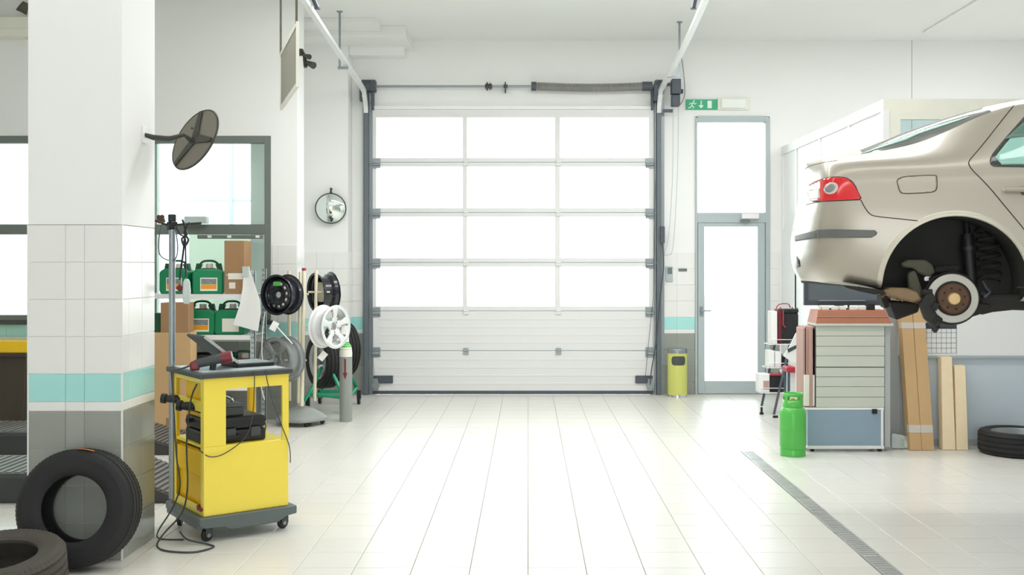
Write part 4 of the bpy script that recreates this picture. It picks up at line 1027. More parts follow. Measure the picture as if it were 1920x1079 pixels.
# white sheet hung on the shelf upright
bm = new(); yh = YS_-0.03
n, mm = 8, 10
g0 = [(452,512),(470,505)]
rows_ = [((455,508),(468,506)),((456,520),(472,515)),((455,540),(479,536)),((450,570),(488,565)),((443,592),(489,590)),((437,609),(484,622))]
V = []
for (l, r_) in rows_:
    row = []
    for k in range(7):
        t = k/6; q = P(l[0]+(r_[0]-l[0])*t, l[1]+(r_[1]-l[1])*t, yh); q.y += 0.003*math.sin(t*5); row.append(bm.verts.new(q))
    V.append(row)
for i in range(len(V)-1):
    for k in range(6): bm.faces.new((V[i][k], V[i][k+1], V[i+1][k+1], V[i+1][k]))
ws = thing('paper_sheet', 'white paper sheet hanging from the shelf upright behind the trolley', 'paper')
ob('sheet', bm, M['bag_white'], ws, solid=0.002)
bm = new(); a, b = P(455,500,yh), P(467,518,yh); bx(bm, a.x, b.x, yh-0.012, yh+0.03, b.z, a.z); ob('clip', bm, M['plastic_film'], ws)
# things above the transom
bm = new(); a, b = P(346,406,YW-0.1), P(388,419,YW-0.1)
tag(ob('light_box', (bx(bm, a.x, b.x, YW-0.12, YW-0.02, b.z-0.002, a.z), bm)[1], M['plastic_film'], bevel=0.006), 'pale green low box standing on the window transom', 'box')
tl2 = thing('tube_lamp', 'slim dark work lamp fixed under the window transom', 'lamp')
a, b = P(372,441,YW-0.05), P(492,448,YW-0.05)
bm = new(); bx(bm, a.x, b.x, YW-0.09, YW-0.018, b.z, a.z); ob('lamp_housing', bm, M['frame'], tl2, bevel=0.004)
for px in (393, 430, 483):
    bm = new(); q = P(px,444,YW-0.09); bx(bm, q.x-0.02, q.x+0.02, YW-0.096, YW-0.09, q.z-0.012, q.z+0.012); ob('clip', bm, M['white_plastic'], tl2)

# ------------------------------------------------------------------ waste bin and low lift runways at left
wbn = thing('waste_bin', 'brown waste container with a yellow lid at the left edge', 'bin', (P(0,0,10.3).x-0.22, 10.55, 0))
bm = new(); prism(bm, [(-0.42,0.03),(0.44,0.03),(0.475,0.74),(-0.45,0.74)], -0.22, 0.25, XZ); ob('bin_body', bm, M['bin_brown'], wbn, bevel=0.02, seg=2)
bm = new(); prism(bm, [(-0.25,0.735),(0.29,0.735),(0.27,0.80),(0.20,0.845),(-0.22,0.85)], -0.47, 0.49, YZ); ob('bin_lid', bm, M['yellow_deep'], wbn, bevel=0.012, seg=2)
bm = new(); bx(bm, -0.46, 0.48, -0.275, -0.235, 0.70, 0.74); ob('bin_rim', bm, M['bin_brown'], wbn, bevel=0.006)
for x in (-0.36, 0.38):
    bm = new(); cyl(bm, (x-0.02,0.0,0.04), (x+0.02,0.0,0.04), 0.04, seg=16); ob('bin_wheel', bm, M['black'], wbn)
pv = thing('lift_runway', 'front dark steel runway of the low scissor lift with ribbed ramp', 'lift', group=None)
def runway(label, y0, y1, xe, xramp, z, ribc):
    t = thing('lift_runway', label, 'lift')
    bm = new(); prism(bm, [(-6.2,0.0),(xe,0.0),(xe,0.012),(xramp,z),(-6.2,z)], y0, y1, XZ); ob('runway_body', bm, M['steel_ramp'], t, bevel=0.004)
    bm = new(); n = int((xe-xramp)/0.035); sl = (0.012-z)/(xe-xramp)
    for k in range(n):
        x = xramp+(k+0.3)*(xe-xramp)/n; zz_ = z+sl*(x-xramp)
        m4 = Matrix.Translation((x,0,zz_)) @ Matrix.Rotation(-math.atan(sl),4,'Y'); bx(bm, -0.010, 0.010, y0+0.02, y1-0.02, 0.0, 0.010, m4)
    nn = int((xramp+6.0)/0.06)
    for k in range(nn):
        x = -6.0+k*0.06; bx(bm, x, x+0.03, y0+0.01, y1-0.01, z, z+0.006)
    ob('ribs', bm, M['ribbed'], t, kind='stuff')
    bm = new(); bx(bm, -6.2, xramp, y0-0.012, y0, z-0.03, z); ob('edge_strip', bm, M['dark_grey'], t)
    return t
bpy.data.objects.remove(pv)
runway('front dark runway of the low lift with a ribbed ramp end, behind the tiled pillar', 7.06, 7.72, -2.28, -2.75, 0.20, None)
runway('rear dark runway of the low lift, near the yellow lidded bin', 8.86, 9.52, -2.75, -3.4, 0.19, None)

# ------------------------------------------------------------------ wheel rack at the window wall corner
wr = thing('wheel_rack', 'cream pole wheel rack on a grey castor base', 'rack', (-2.262, 10.60, 0))
bm = new()
lathe(bm, [(0,0.185),(0.06,0.18),(0.13,0.158),(0.20,0.108),(0.245,0.075),(0.25,0.055),(0.24,0.045),(0.0,0.045)], 40, None, mod=lambda k, i: 1+0.06*math.cos(5*2*PI*k/40) if i in (3,4,5,6) else 1)
ob('base', bm, M['cyl_grey'], wr, smooth=True)
for k in range(5):
    a = 2*PI*k/5 + 0.12; c = Vector((0.205*math.cos(a), 0.205*math.sin(a), 0))
    bm = new(); t_ = Vector((-math.sin(a), math.cos(a), 0)); cyl(bm, c+Vector((0,0,0.024))-t_*0.014, c+Vector((0,0,0.024))+t_*0.014, 0.024, seg=14); bx(bm, c.x-0.016, c.x+0.016, c.y-0.016, c.y+0.016, 0.03, 0.055); ob('castor', bm, M['black'], wr)
def px_local(px, py, Y): return P(px,py,Y) - Vector((-2.262,10.60,0))
for (px0, py0, px1, py1, Y, r, m) in ((570,508,566,762,10.50,0.019,'cream'), (563,510,559,756,10.66,0.015,'cream'), (593,507,590,752,10.72,0.0165,'cream'), (542,508,543,752,10.85,0.0165,'cream')):
    bm = new(); cyl(bm, px_local(px0,py0,Y), px_local(px1,py1,Y), r, seg=14); p = ob('pole', bm, M[m], wr, smooth=True)
bm = new(); q = px_local(570,507,10.50); cyl(bm, q-Vector((0,0,0.005)), q+Vector((0,0,0.022)), 0.021, seg=14); ob('pole_cap', bm, M['red'], wr, label='red end cap')
for z0, (px, Y) in ((552,(560,10.6)), (612,(590,10.6)), (676,(556,10.6)), (548,(600,10.75))):
    bm = new(); q = px_local(px, z0, Y); cyl(bm, (q.x-0.12,q.y,q.z), (q.x+0.10,q.y,q.z), 0.010, seg=8); ob('wheel_arm', bm, M['cream'], wr)
steel_wheel('black steel wheel with green sticker hanging on the left of the rack', P(529,553,10.43), (-0.46,-0.885,0.0), (0), 0.2) if False else None
g1 = 'wheel rims hanging on the pole rack'
steel_wheel('black steel wheel with green sticker hanging on the left of the rack', P(529,553,10.42), (-0.47,-0.88,0.0), 0.196, 0.18, group=g1)
b4 = steel_wheel('black wheel turned hollow side forward at the upper right of the rack', P(607,548,10.90), (0.80,0.60,0.05), 0.200, 0.19, sticker=False, group=g1)
bm = new(); bx(bm, -0.10, 0.10, -0.10, 0.10, -0.020, -0.012); pp = ob('paper_insert', bm, M['cream'], b4, label='cream paper disc')
alloy_wheel('bright silver five-spoke wheel hanging low on the right of the rack', P(618,613,10.50), (0.86,-0.50,0.0), M['alloy_white'], 0.212, 0.18, roll=0.35, group=g1)
alloy_wheel('dull silver alloy wheel hanging low on the left, behind the trolley corner', P(527,675,10.36), (-0.50,-0.865,0.0), M['alloy_grey'], 0.222, 0.20, roll=0.9, group=g1)
def wtag(label, loc, rz, tilt):
    bm = new(); m4 = Matrix.Rotation(rz,4,'Z') @ Matrix.Rotation(tilt,4,'Y')
    bx(bm, -0.032, 0.032, -0.001, 0.001, -0.045, 0.045, m4)
    o = tag(ob('paper_tag', bm, M['bag_white']), label, 'tag', 'white paper tags on the wheels'); o.location = loc
wtag('white paper tag under the black steel wheel with green sticker', P(514,612,10.26), 0.2, 0.5)
wtag('white paper tag below the bright silver wheel', P(605,668,10.44), 0.2, 0.7)
wtag('white paper tag on the gas cylinder side of the bright wheel', P(646,619,10.60), 0.2, 0.15)
cable('string', 'thin white cord running down to the dull silver wheel', [P(518,612,10.25), P(540,636,10.22), P(548,645,10.2)], 0.006, M['white_plastic'])
cable('string', 'thin white cord hanging down left of the pole rack', [P(497,585,10.3), P(493,615,10.3), P(491,660,10.3), P(494,690,10.3), P(489,720,10.3), P(496,750,10.3)], 0.005, M['white_plastic'])

# tyre cart (green tube frame) with wheels behind the cylinder
gc = thing('tyre_cart', 'green tube frame wheel cart on castors behind the gas cylinder', 'cart')
yg = 11.55
bm = new()
def gt(pts, r=0.019): tube(bm, pts, r, 8)
gt([P(599,745,yg+0.5), P(614,700,yg+0.3), P(623,672,yg+0.1)]); gt([P(619,690,yg-0.1), P(640,735,yg-0.25), P(655,760,yg-0.3)]); gt([P(658,705,yg+0.4), P(668,728,yg+0.5), P(656,742,yg+0.1), P(640,738,yg-0.2)]); gt([P(571,752,yg-0.3), P(590,720,yg-0.2), P(603,690,yg+0.05)])
gt([P(580,738,yg-0.25), P(655,748,yg-0.2)]); gt([P(600,735,yg+0.5), P(668,735,yg+0.5)])
ob('tube_frame', bm, M['green_tube'], gc, smooth=True)
for px, py, Y in ((600,745,12.2), (673,745,12.15), (654,768,11.45), (577,762,11.5)):
    q = P(px, py, Y); bm = new(); cyl(bm, (q.x-0.015,Y,0.045), (q.x+0.015,Y,0.045), 0.045, seg=18); bx(bm, q.x-0.022, q.x+0.022, Y-0.02, Y+0.02, 0.06, 0.16)
    w_ = ob('castor', bm, M['black'], gc)
    bm = new(); cyl(bm, (q.x-0.017,Y,0.045), (q.x+0.017,Y,0.045), 0.02, seg=12); ob('castor_hub', bm, M['zinc'], w_)
def cart_wheel(label, px, py, Y, n, Ro):
    t = thing('wheel', label, 'wheel', group='tyred wheels on the green cart')
    ob('tyre_carcass', tyre_bm(Ro, Ro*0.66, 0.19, lugs=40), M['rubber'], t, smooth=True, ang=50)
    bm = new(); lathe(bm, [(Ro*0.675,0.085),(Ro*0.66,0.092),(Ro*0.63,0.082),(Ro*0.60,0.04),(Ro*0.58,-0.06),(Ro*0.66,-0.088)], 48); ob('rim', bm, M['alloy'], t, smooth=True, solid=0.006)
    bm = disc_polar([(0.03,0.03),(0.07,0.035),(0.1,0.045),(Ro*0.61,0.055)], 60, lambda k, j: j == 2 and 3 < k % 12 < 9); ob('wheel_disc', bm, M['alloy_grey'], t, smooth=True, solid=0.012)
    orient(t, P(px,py,Y), n)
cart_wheel('tyred wheel standing rearmost on the green cart, next to the door track', 640, 655, 12.1, (0.80,0.62,0.0), 0.315)
cart_wheel('tyred wheel standing in front on the green cart, behind the pole rack', 608, 677, 11.62, (0.80,0.60,0.0), 0.30)
# gas cylinder
gy = 10.80; gx = P(648.5,0,gy).x
gcy = thing('gas_cylinder', 'slim grey gas cylinder with red arrow and green shoulder', 'cylinder', (gx, gy, 0))
rr = 0.064
bm = new(); lathe(bm, [(0,0),(rr*0.96,0.0),(rr,0.012),(rr,0.66)], 32); ob('body', bm, M['cyl_grey'], gcy, smooth=True)
bm = new(); lathe(bm, [(rr,0.66),(rr,0.70),(rr*0.93,0.74),(rr*0.78,0.775)], 32); ob('shoulder', bm, M['label_white'], gcy, smooth=True)
bm = new(); lathe(bm, [(rr*0.95,0.733),(rr*0.80,0.772),(rr*0.5,0.80),(0.02,0.815),(0,0.816)], 32); ob('green_shoulder', bm, M['gas_green'], gcy, smooth=True)
bm = new(); cyl(bm, (0,0,0.81), (0,0,0.93), 0.033, 0.028, seg=16); cyl(bm, (0,0,0.90), (0,0,0.955), 0.042, 0.036, seg=12); ob('valve_cap', bm, M['label_white'], gcy, smooth=True)
bm = new()
def cyp(u, z, t=0): a = -PI/2 + 0.05 + u/rr; return Vector(((rr+0.0015)*math.cos(a), (rr+0.0015)*math.sin(a), z))
for (u0,u1,u2,u3,z0,z1) in ((-0.009,0.009,-0.009,0.009,0.50,0.64), (0.0,0.0,-0.024,0.024,0.43,0.50)):
    prev = None
    for k in range(5):
        t = k/4; a_, b_ = u0+(u1-u0)*t, u2+(u3-u2)*t
        e = (bm.verts.new(cyp(a_,z0)), bm.verts.new(cyp(b_,z1)))
        if prev: bm.faces.new((prev[0], e[0], e[1], prev[1])) if (a_ != 0 or u1 != 0) else bm.faces.new((prev[0], e[1], prev[1]))
        prev = e
ob('red_arrow', bm, M['red_dark'], gcy, label='dark red downward arrow')

# litter bin by the exit door
lb_ = thing('litter_bin', 'lime coloured round litter bin against the grey tiles beside the exit door', 'bin', (P(1270,0,12.83).x, 12.83, 0.0))
rb = 0.118
bm = new(); lathe(bm, [(0,0.012),(rb*0.97,0.012),(rb,0.03),(rb,0.535)], 36); ob('bin_body', bm, M['lime'], lb_, smooth=True)
bm = new(); lathe(bm, [(0,0.0),(rb*1.01,0.0),(rb*1.01,0.025),(rb,0.03)], 36); ob('base_ring', bm, M['chrome'], lb_, smooth=True)
bm = new(); lathe(bm, [(rb*1.005,0.53),(rb*1.01,0.575),(rb*0.98,0.585),(rb*0.80,0.575),(0,0.57)], 36); ob('ashtray_top', bm, M['zinc'], lb_, smooth=True)
bm = new()
rows2 = []
for k in range(9):
    v = -0.054+0.108*k/8; hw_ = 0.088*(1-abs(v/0.054)**4*0.28)
    rows2.append([bm.verts.new(((rb+0.003)*math.cos(-PI/2+u/rb), (rb+0.003)*math.sin(-PI/2+u/rb), 0.445+v)) for u in [hw_*(-1+2*i/12) for i in range(13)]])
for k in range(8):
    for i in range(12): bm.faces.new((rows2[k][i], rows2[k][i+1], rows2[k+1][i+1], rows2[k+1][i]))
ob('slot', bm, M['dark_grey'], lb_, solid=0.004)

# ------------------------------------------------------------------ battery stand by the exit door
bs = thing('battery_rack', 'slanted dark tube rack with wire shelves of car batteries', 'rack')
yk = 11.3
bm = new()
for pts in ([P(1451,778,yk-0.25), P(1482,640,yk-0.1), P(1494,578,yk)], [P(1428,762,yk), P(1452,650,yk+0.1), P(1462,600,yk+0.2)], [P(1478,740,yk+0.2), P(1480,690,yk+0.2)], [P(1462,690,yk+0.1), P(1490,690,yk+0.1)]):
    tube(bm, pts, 0.013, 8)
ob('tube_legs', bm, M['dark_steel'], bs, smooth=True)
bm = new(); q = P(1453,779,yk-0.25); cyl(bm, (q.x-0.02,q.y,0.012), (q.x+0.03,q.y,0.012), 0.013, seg=10); ob('rubber_foot', bm, M['black'], bs)
bm = new(); q = P(1428,765,yk); cyl(bm, (q.x-0.02,q.y,0.012), (q.x+0.02,q.y,0.012), 0.012, seg=10)
tube(bm, [P(1428,764,yk), (P(1428,764,yk).x, yk, 0.012)], 0.012, 8); ob('rubber_foot', bm, M['black'], bs)
for (pa, pb) in (((1440,646),(1496,646)), ((1436,690),(1486,692)), ((1424,737),(1472,737))):
    a, b = P(*pa, yk-0.1), P(*pb, yk-0.1); z = a.z
    bm = new()
    for dy in (0, 0.2): tube(bm, [(a.x,yk-0.12+dy,z), (b.x,yk-0.12+dy,z)], 0.005, 6)
    for k in range(9): x = a.x+(b.x-a.x)*k/8; tube(bm, [(x,yk-0.12,z), (x,yk+0.08,z)], 0.003, 5)
    tube(bm, [(a.x,yk-0.12,z+0.05), (b.x,yk-0.12,z+0.05)], 0.004, 6); 
    ob('wire_shelf', bm, M['white_metal'], bs)
def battery(label, p0, p1, y, d, m, cap=None, grp='batteries and boxes on the slanted rack'):
    a, b = P(*p0, y), P(*p1, y)
    t = thing('battery', label, 'battery', ((a.x+b.x)/2, y+d/2, b.z), 0, grp)
    w, h = (b.x-a.x)/2, a.z-b.z
    bm = new(); bx(bm, -w, w, -d/2, d/2, 0, h*0.86); bx(bm, -w*0.97, w*0.97, -d/2, d/2, h*0.86, h*0.9); ob('case', bm, m, t, bevel=0.006)
    bm = new(); bx(bm, -w*1.02, w*1.02, -d/2-0.003, d/2, h*0.9, h); ob('lid', bm, cap or m, t, bevel=0.005)
    for x in (-w*0.6, w*0.6):
        bm = new(); cyl(bm, (x,0,h), (x,0,h+0.018), 0.01, seg=10); ob('terminal', bm, M['zinc'], t)
    return t
bt = battery('tall black battery case with dark red edge, top of the rack', (1459,580), (1497,645), yk-0.11, 0.17, M['black'], M['black'])
a = P(1457,580,yk-0.115); w_ = 0.018
bm = new(); bx(bm, -0.108, -0.072, -0.090, -0.084, 0.01, 0.36); ob('red_stripe', bm, M['maroon'], bt)
bm = new(); tube(bm, [(-0.055,-0.09,0.36),(-0.055,-0.092,0.20),(-0.03,-0.094,0.17)], 0.007, 6); tube(bm, [(-0.13,-0.06,0.34),(-0.10,-0.07,0.41),(0.0,-0.06,0.42),(0.03,-0.05,0.38)], 0.006, 6, smooth=True); ob('handle_strap', bm, M['red'], bt)
def rackbox(label, p0, p1, y, d, m):
    a, b = P(*p0, y), P(*p1, y)
    t = thing('packaging_box', label, 'box', ((a.x+b.x)/2, y+d/2, b.z), 0, 'batteries and boxes on the slanted rack')
    w, h = (b.x-a.x)/2, a.z-b.z
    bm = new(); bx(bm, -w, w, -d/2, d/2, 0, h); ob('carton', bm, m, t, bevel=0.004)
    return t
r1 = rackbox('white slim box left of the tall black battery case', (1446,584), (1457.5,645), yk-0.11, 0.17, M['bag_white'])
r2 = rackbox('white packaging box at the left end of the middle wire shelf', (1441,658), (1452,689), yk-0.11, 0.17, M['bag_white'])
r2b = rackbox('white packaging box next to the rack leg, middle shelf', (1453.5,660), (1465,689), yk-0.11, 0.17, M['bag_white'])
r3 = rackbox('white box with pink print on the lowest wire shelf', (1423,702), (1443,736), yk-0.11, 0.17, M['bag_white'])
bm = new(); bx(bm, -0.01, 0.05, -0.0875, -0.085, 0.03, 0.12); ob('pink_print', bm, M['pink'], r3)
battery('small black battery with red lid on the lowest wire shelf', (1444,702), (1470,736), yk-0.11, 0.17, M['black'], M['red'])
battery('small dark battery behind the white boxes on the middle shelf', (1466,668), (1478,691), yk-0.09, 0.15, M['black'], M['black'])
# white carton tilted, stool with red seat and pale blue sack
stl = thing('stool', 'small stool with red padded seat behind the gas bottle', 'stool', (P(1485,0,10.4).x, 10.4, 0))
sz_ = P(0,691,10.4).z
bm = new(); bx(bm, -0.075, 0.04, -0.1, 0.1, sz_-0.035, sz_+0.02); ob('seat', bm, M['red'], stl, bevel=0.012, seg=2)
for x in (-0.055, 0.025):
    for y in (-0.08, 0.08):
        bm = new(); cyl(bm, (x,y,0), (x*0.9,y*0.9,sz_-0.03), 0.012, seg=10); ob('leg', bm, M['dark_steel'], stl)
fb = thing('folded_carton', 'white carton flap leaning over the stool beside the tool cabinet', 'box', (0,0,0))
yf = 10.25
pts = [(1469,668),(1481,650),(1492,626),(1508,615),(1510,645),(1506,662),(1494,681),(1482,677)]
bm = new(); prism(bm, [(P(px,py,yf).x, P(px,py,yf).z) for px, py in pts], yf, yf+0.02, XZ); ob('white_flap', bm, M['bag_white'], fb)
bm = new(); prism(bm, [(P(px,py,yf).x, P(px,py,yf).z) for px, py in [(1476,655),(1494,647),(1496,652),(1478,662)]], yf-0.004, yf, XZ); ob('dark_strip', bm, M['dark_steel'], fb)
bm = new(); prism(bm, [(P(px,py,yf).x, P(px,py,yf).z) for px, py in [(1494,681),(1509,655),(1510,688),(1505,692)]], yf+0.005, yf+0.12, XZ); ob('brown_inside', bm, M['cardboard_brown'], fb)
bm = new(); x0, x1 = P(1496,0,10.2).x, P(1509,0,10.2).x; bx(bm, x0, x1, 10.2, 10.5, 0, P(0,681,10.2).z)
tag(ob('white_box', bm, M['bag_white'], bevel=0.004), 'tall white box between the stool and the tool cabinet', 'box')
bm = new(); x0, x1 = P(1474,0,10.6).x, P(1497,0,10.6).x
prism(bm, [(x0,0.0),(x1,0.0),(x1-0.005,P(0,700,10.6).z),(x0+0.01,P(0,698,10.6).z)], 10.55, 10.75, XZ)
tag(ob('plastic_sack', bm, M['bluebag'], bevel=0.02, seg=2), 'pale blue plastic sack behind the green gas bottle', 'sack')

# ------------------------------------------------------------------ tool cabinet with monitor
cbx = 2.70; cby = 9.03
tk = thing('tool_cabinet', 'pale grey drawer cabinet with orange brown lid on castors', 'cabinet', (cbx, cby, 0))
def cp(px, py): q = P(px, py, cby); return (q.x-cbx, q.z)
xa, xb = cp(1530,0)[0], cp(1659,0)[0]
zt1, zt0 = cp(0,612)[1], cp(0,765)[1]
dC = 0.27
bm = new(); bx(bm, xa, xb+0.004, 0.012, dC, zt0, zt1+0.01); ob('cabinet_body', bm, M['frame'], tk, bevel=0.004)
ys_ = [765,745.5,726,707.5,690,668,650,631,612]
for k in range(8):
    za, zb = cp(0,ys_[k])[1]+0.0015, cp(0,ys_[k+1])[1]-0.0015
    if k == 4: za += 0.006
    bm = new(); bx(bm, xa+0.002, xb-0.002, 0.0, 0.02, za, zb); ob('drawer', bm, M['drawer'], tk, bevel=0.004)
bm = new(); bx(bm, xb+0.004, xb+0.055, 0.02, dC, cp(0,840)[1], zt1); ob('corner_post', bm, M['panel_grey'], tk, bevel=0.004)
# lid: sloped sides
lz0, lz1 = cp(0,607)[1], cp(0,582)[1]
bm = new()
A = [bm.verts.new(p) for p in ((cp(1529,0)[0],-0.015,lz0),(cp(1671,0)[0],-0.015,lz0),(cp(1671,0)[0],dC,lz0),(cp(1529,0)[0],dC,lz0))]
B = [bm.verts.new(p) for p in ((cp(1535,0)[0],0.02,lz1),(cp(1661,0)[0],0.02,lz1),(cp(1661,0)[0],dC,lz1),(cp(1535,0)[0],dC,lz1))]
bm.faces.new(A[::-1]); bm.faces.new(B)
for i in range(4): bm.faces.new((A[i], A[(i+1)%4], B[(i+1)%4], B[i]))
ob('lid', bm, M['orange_wood'], tk, bevel=0.003)
bm = new(); bx(bm, cp(1532,0)[0], cp(1667,0)[0], -0.004, 0.006, (lz0+lz1)/2-0.002, (lz0+lz1)/2+0.003); ob('lid_groove', bm, M['pink'], tk)
bm = new(); bx(bm, cp(1528,0)[0], cp(1674,0)[0], -0.02, dC, lz0-0.022, lz0); ob('lid_frame', bm, M['drawer'], tk, bevel=0.003)
for k in range(6):
    pass
bm = new(); bx(bm, cp(1514,0)[0], cp(1652,0)[0], -0.01, dC, cp(0,836)[1], cp(0,769)[1]); ob('base_bin', bm, M['blue_grey'], tk, bevel=0.006, seg=2)
bm = new(); bx(bm, cp(1513,0)[0], cp(1657,0)[0], -0.014, dC+0.0, cp(0,842)[1], cp(0,836)[1]); bx(bm, cp(1651,0)[0], cp(1656,0)[0], -0.014, 0.01, cp(0,836)[1], cp(0,768)[1]); bx(bm, cp(1511,0)[0], cp(1657,0)[0], -0.012, dC, cp(0,769)[1], cp(0,765)[1]); ob('base_frame', bm, M['white_metal'], tk, bevel=0.003)
bm = new(); bx(bm, cp(1634,0)[0], cp(1643,0)[0], -0.03, -0.01, cp(0,776)[1], cp(0,767)[1]); ob('latch', bm, M['black'], tk, bevel=0.003)
# tools rail on the left flank
bm = new()
for px, w_ in ((1511,3),(1518,6),(1526,4)): bx(bm, cp(px,0)[0], cp(px+w_,0)[0], 0.0+0.02*(px%3), dC, cp(0,764)[1], cp(0,613)[1])
bx(bm, cp(1508,0)[0], cp(1530,0)[0], 0.04, dC, zt0, zt1-0.02); ob('side_shelf', bm, M['pink'], tk, bevel=0.003)
bm = new(); bx(bm, cp(1509,0)[0], cp(1528,0)[0], 0.01, 0.05, cp(0,762)[1], cp(0,704)[1]); ob('side_paper', bm, M['label_white'], tk)
for px in (1524, 1651):
    for y in (0.03, dC-0.03):
        x = cp(px,0)[0]; bm = new(); cyl(bm, (x-0.014,y,0.024), (x+0.014,y,0.024), 0.024, seg=16); bx(bm, x-0.018, x+0.018, y-0.018, y+0.018, 0.03, 0.06); ob('castor', bm, M['black'], tk)
# small boxes on the cabinet
xs = [(1524,1541),(1543,1557),(1563,1574),(1577,1589),(1597,1609),(1613,1626)]
for k, (a, b) in enumerate(xs):
    x0, x1 = cp(a,0)[0]+cbx, cp(b,0)[0]+cbx
    if k == 0: x0 = cp(1536,0)[0]+cbx; x1 = cp(1542,0)[0]+cbx
    bm = new(); bx(bm, -(x1-x0)/2, (x1-x0)/2, 0, 0.05, 0, 0.034); o = tag(ob('small_box', bm, M['label_white'], bevel=0.003), ['small cream box at the left end of the orange brown lid','small cream box second from left on the orange brown lid','small cream box third from left on the orange brown lid','small cream box fourth from left on the orange brown lid','small cream box fifth from left on the orange brown lid','small cream box next to the black one on the orange brown lid'][k], 'box', 'small cream boxes in a row on the cabinet lid')
    o.location = ((x0+x1)/2, cby+0.03, lz1)
bm = new(); x0, x1 = cp(1628,0)[0]+cbx, cp(1643,0)[0]+cbx; bx(bm, x0, x1, cby+0.03, cby+0.09, lz1, lz1+0.055)
tag(ob('black_box', bm, M['black'], bevel=0.004), 'small black box at the right of the row on the cabinet lid', 'box')
mo = thing('monitor', 'wide dark framed screen standing on the tool cabinet below the bumper', 'monitor', (cbx, cby+0.16, lz1))
x0, x1 = cp(1517,0)[0], cp(1664,0)[0]
bm = new(); z0, z1 = 0.035, 0.45
bx(bm, x0, x1, 0, 0.04, z0, z0+0.045); bx(bm, x0, x1, 0, 0.04, z1-0.03, z1); bx(bm, x0, x0+0.035, 0, 0.04, z0+0.045, z1-0.03); bx(bm, x1-0.035, x1, 0, 0.04, z0+0.045, z1-0.03); ob('bezel', bm, M['dark_steel'], mo, bevel=0.004)
bm = new(); bx(bm, x0+0.035, x1-0.035, 0.008, 0.03, z0+0.045, z1-0.03); ob('screen', bm, mat('screen_panel', (104,112,118), 0.08, var=0.15, scale=3, coat=0.6), mo)
bm = new(); bx(bm, x0+0.12, x1-0.14, -0.012, 0.0, z0+0.038, z0+0.046); ob('light_strip', bm, M['chrome'], mo)
bm = new(); bx(bm, -0.12, 0.12, -0.04, 0.08, 0, 0.012); bx(bm, -0.04, 0.04, 0.01, 0.035, 0.012, z0+0.02); ob('stand', bm, M['dark_steel'], mo, bevel=0.003)

# green gas bottle
gb = thing('gas_bottle', 'bright green gas bottle with cut out collar on the floor', 'gas bottle', (P(1486.5,0,8.86).x, 8.86, 0))
r_ = 0.109
bm = new(); lathe(bm, [(0.0,0.055),(r_*0.8,0.05),(r_*0.95,0.065),(r_,0.095),(r_,0.33),(r_*0.97,0.365),(r_*0.85,0.395),(r_*0.6,0.415),(0.0,0.42)], 40); ob('body', bm, M['gas_green'], gb, smooth=True)
bm = new(); lathe(bm, [(r_*0.92,0.062),(r_*0.96,0.05),(r_*0.96,0.003),(r_*0.90,0.0),(r_*0.90,0.06)], 40, closed=True)
ob('foot_ring', bm, M['gas_green'], gb, smooth=True)
bm = new(); seg = 48; hs_ = [0.385, 0.42, 0.465, 0.495, 0.522]
V = [[bm.verts.new((r_*0.76*math.cos(2*PI*k/seg), r_*0.76*math.sin(2*PI*k/seg), z)) for k in range(seg)] for z in hs_]
for j in range(4):
    for k in range(seg):
        if j == 2 and ((30 <= k <= 39) or (43 <= k <= 47) or (6 <= k <= 12) or (20 <= k <= 26)): continue
        bm.faces.new((V[j][k], V[j][(k+1)%seg], V[j+1][(k+1)%seg], V[j+1][k]))
ob('collar', bm, M['gas_green'], gb, smooth=True, solid=0.007)
bm = new(); cyl(bm, (0,0,0.41), (0,0,0.475), 0.016, seg=12); cyl(bm, (-0.03,0,0.46), (0.03,0,0.46), 0.012, seg=10); ob('valve', bm, M['brass'], gb)
bm = new(); lathe(bm, [(r_+0.0006,0.212),(r_+0.0016,0.215),(r_+0.0016,0.219),(r_+0.0006,0.222)], 40); ob('weld_seam', bm, M['gas_green'], gb, smooth=True)

# ------------------------------------------------------------------ leaning cardboard packages
def leaning(name, label, pxb0, pxb1, pxt0, pxt1, pyb, pyt, yb0, th, m, grp, straps=()):
    """long box leaning back against the wall: base at yb0, top touches the office wall"""
    t = thing(name, label, 'package', (0,0,0), 0, grp)
    b0, b1 = P(pxb0,pyb,yb0), P(pxb1,pyb,yb0); b0.z = b1.z = 0.002
    yt = OY-0.022-th
    t0, t1 = P(pxt0,pyt,yt), P(pxt1,pyt,yt)
    def quad(u, v, k):
        lo = b0.lerp(b1, u); hi = t0.lerp(t1, u); q = lo.lerp(hi, v); q.y += k; return q
    def slab(mm, u0, u1, v0, v1, k0, k1, nm):
        bm = new(); vs = [bm.verts.new(quad(u, v, k)) for k in (k0,k1) for (u, v) in ((u0,v0),(u1,v0),(u1,v1),(u0,v1))]
        for f in ((3,2,1,0),(4,5,6,7),(0,1,5,4),(1,2,6,5),(2,3,7,6),(3,0,4,7)): bm.faces.new([vs[i] for i in f])
        ob(nm, bm, mm, t, bevel=0.002)
    slab(m, 0, 1, 0, 1, 0, th, 'carton')
    for v0, v1 in straps: slab(M['tape'], -0.004, 1.004, v0, v1, -0.0025, th*0.5, 'tape')
    return t
g2 = 'long cardboard packages leaning on the office wall'
leaning('long_package', 'tall brown cardboard package, left one of the taped pair', 1707, 1728.5, 1687, 1709, 846, 560, 9.08, 0.10, M['cardboard'], g2, ((0.115,0.165),(0.80,0.84)))
leaning('long_package', 'tall brown cardboard package, right one of the taped pair', 1729, 1752, 1710, 1732, 846, 560, 9.08, 0.10, M['cardboard'], g2, ((0.115,0.165),(0.80,0.84)))
leaning('long_package', 'pale narrow cardboard package, taller of the two right ones', 1768, 1792, 1765, 1785, 845, 670, 9.10, 0.09, M['cardboard_pale'], g2)
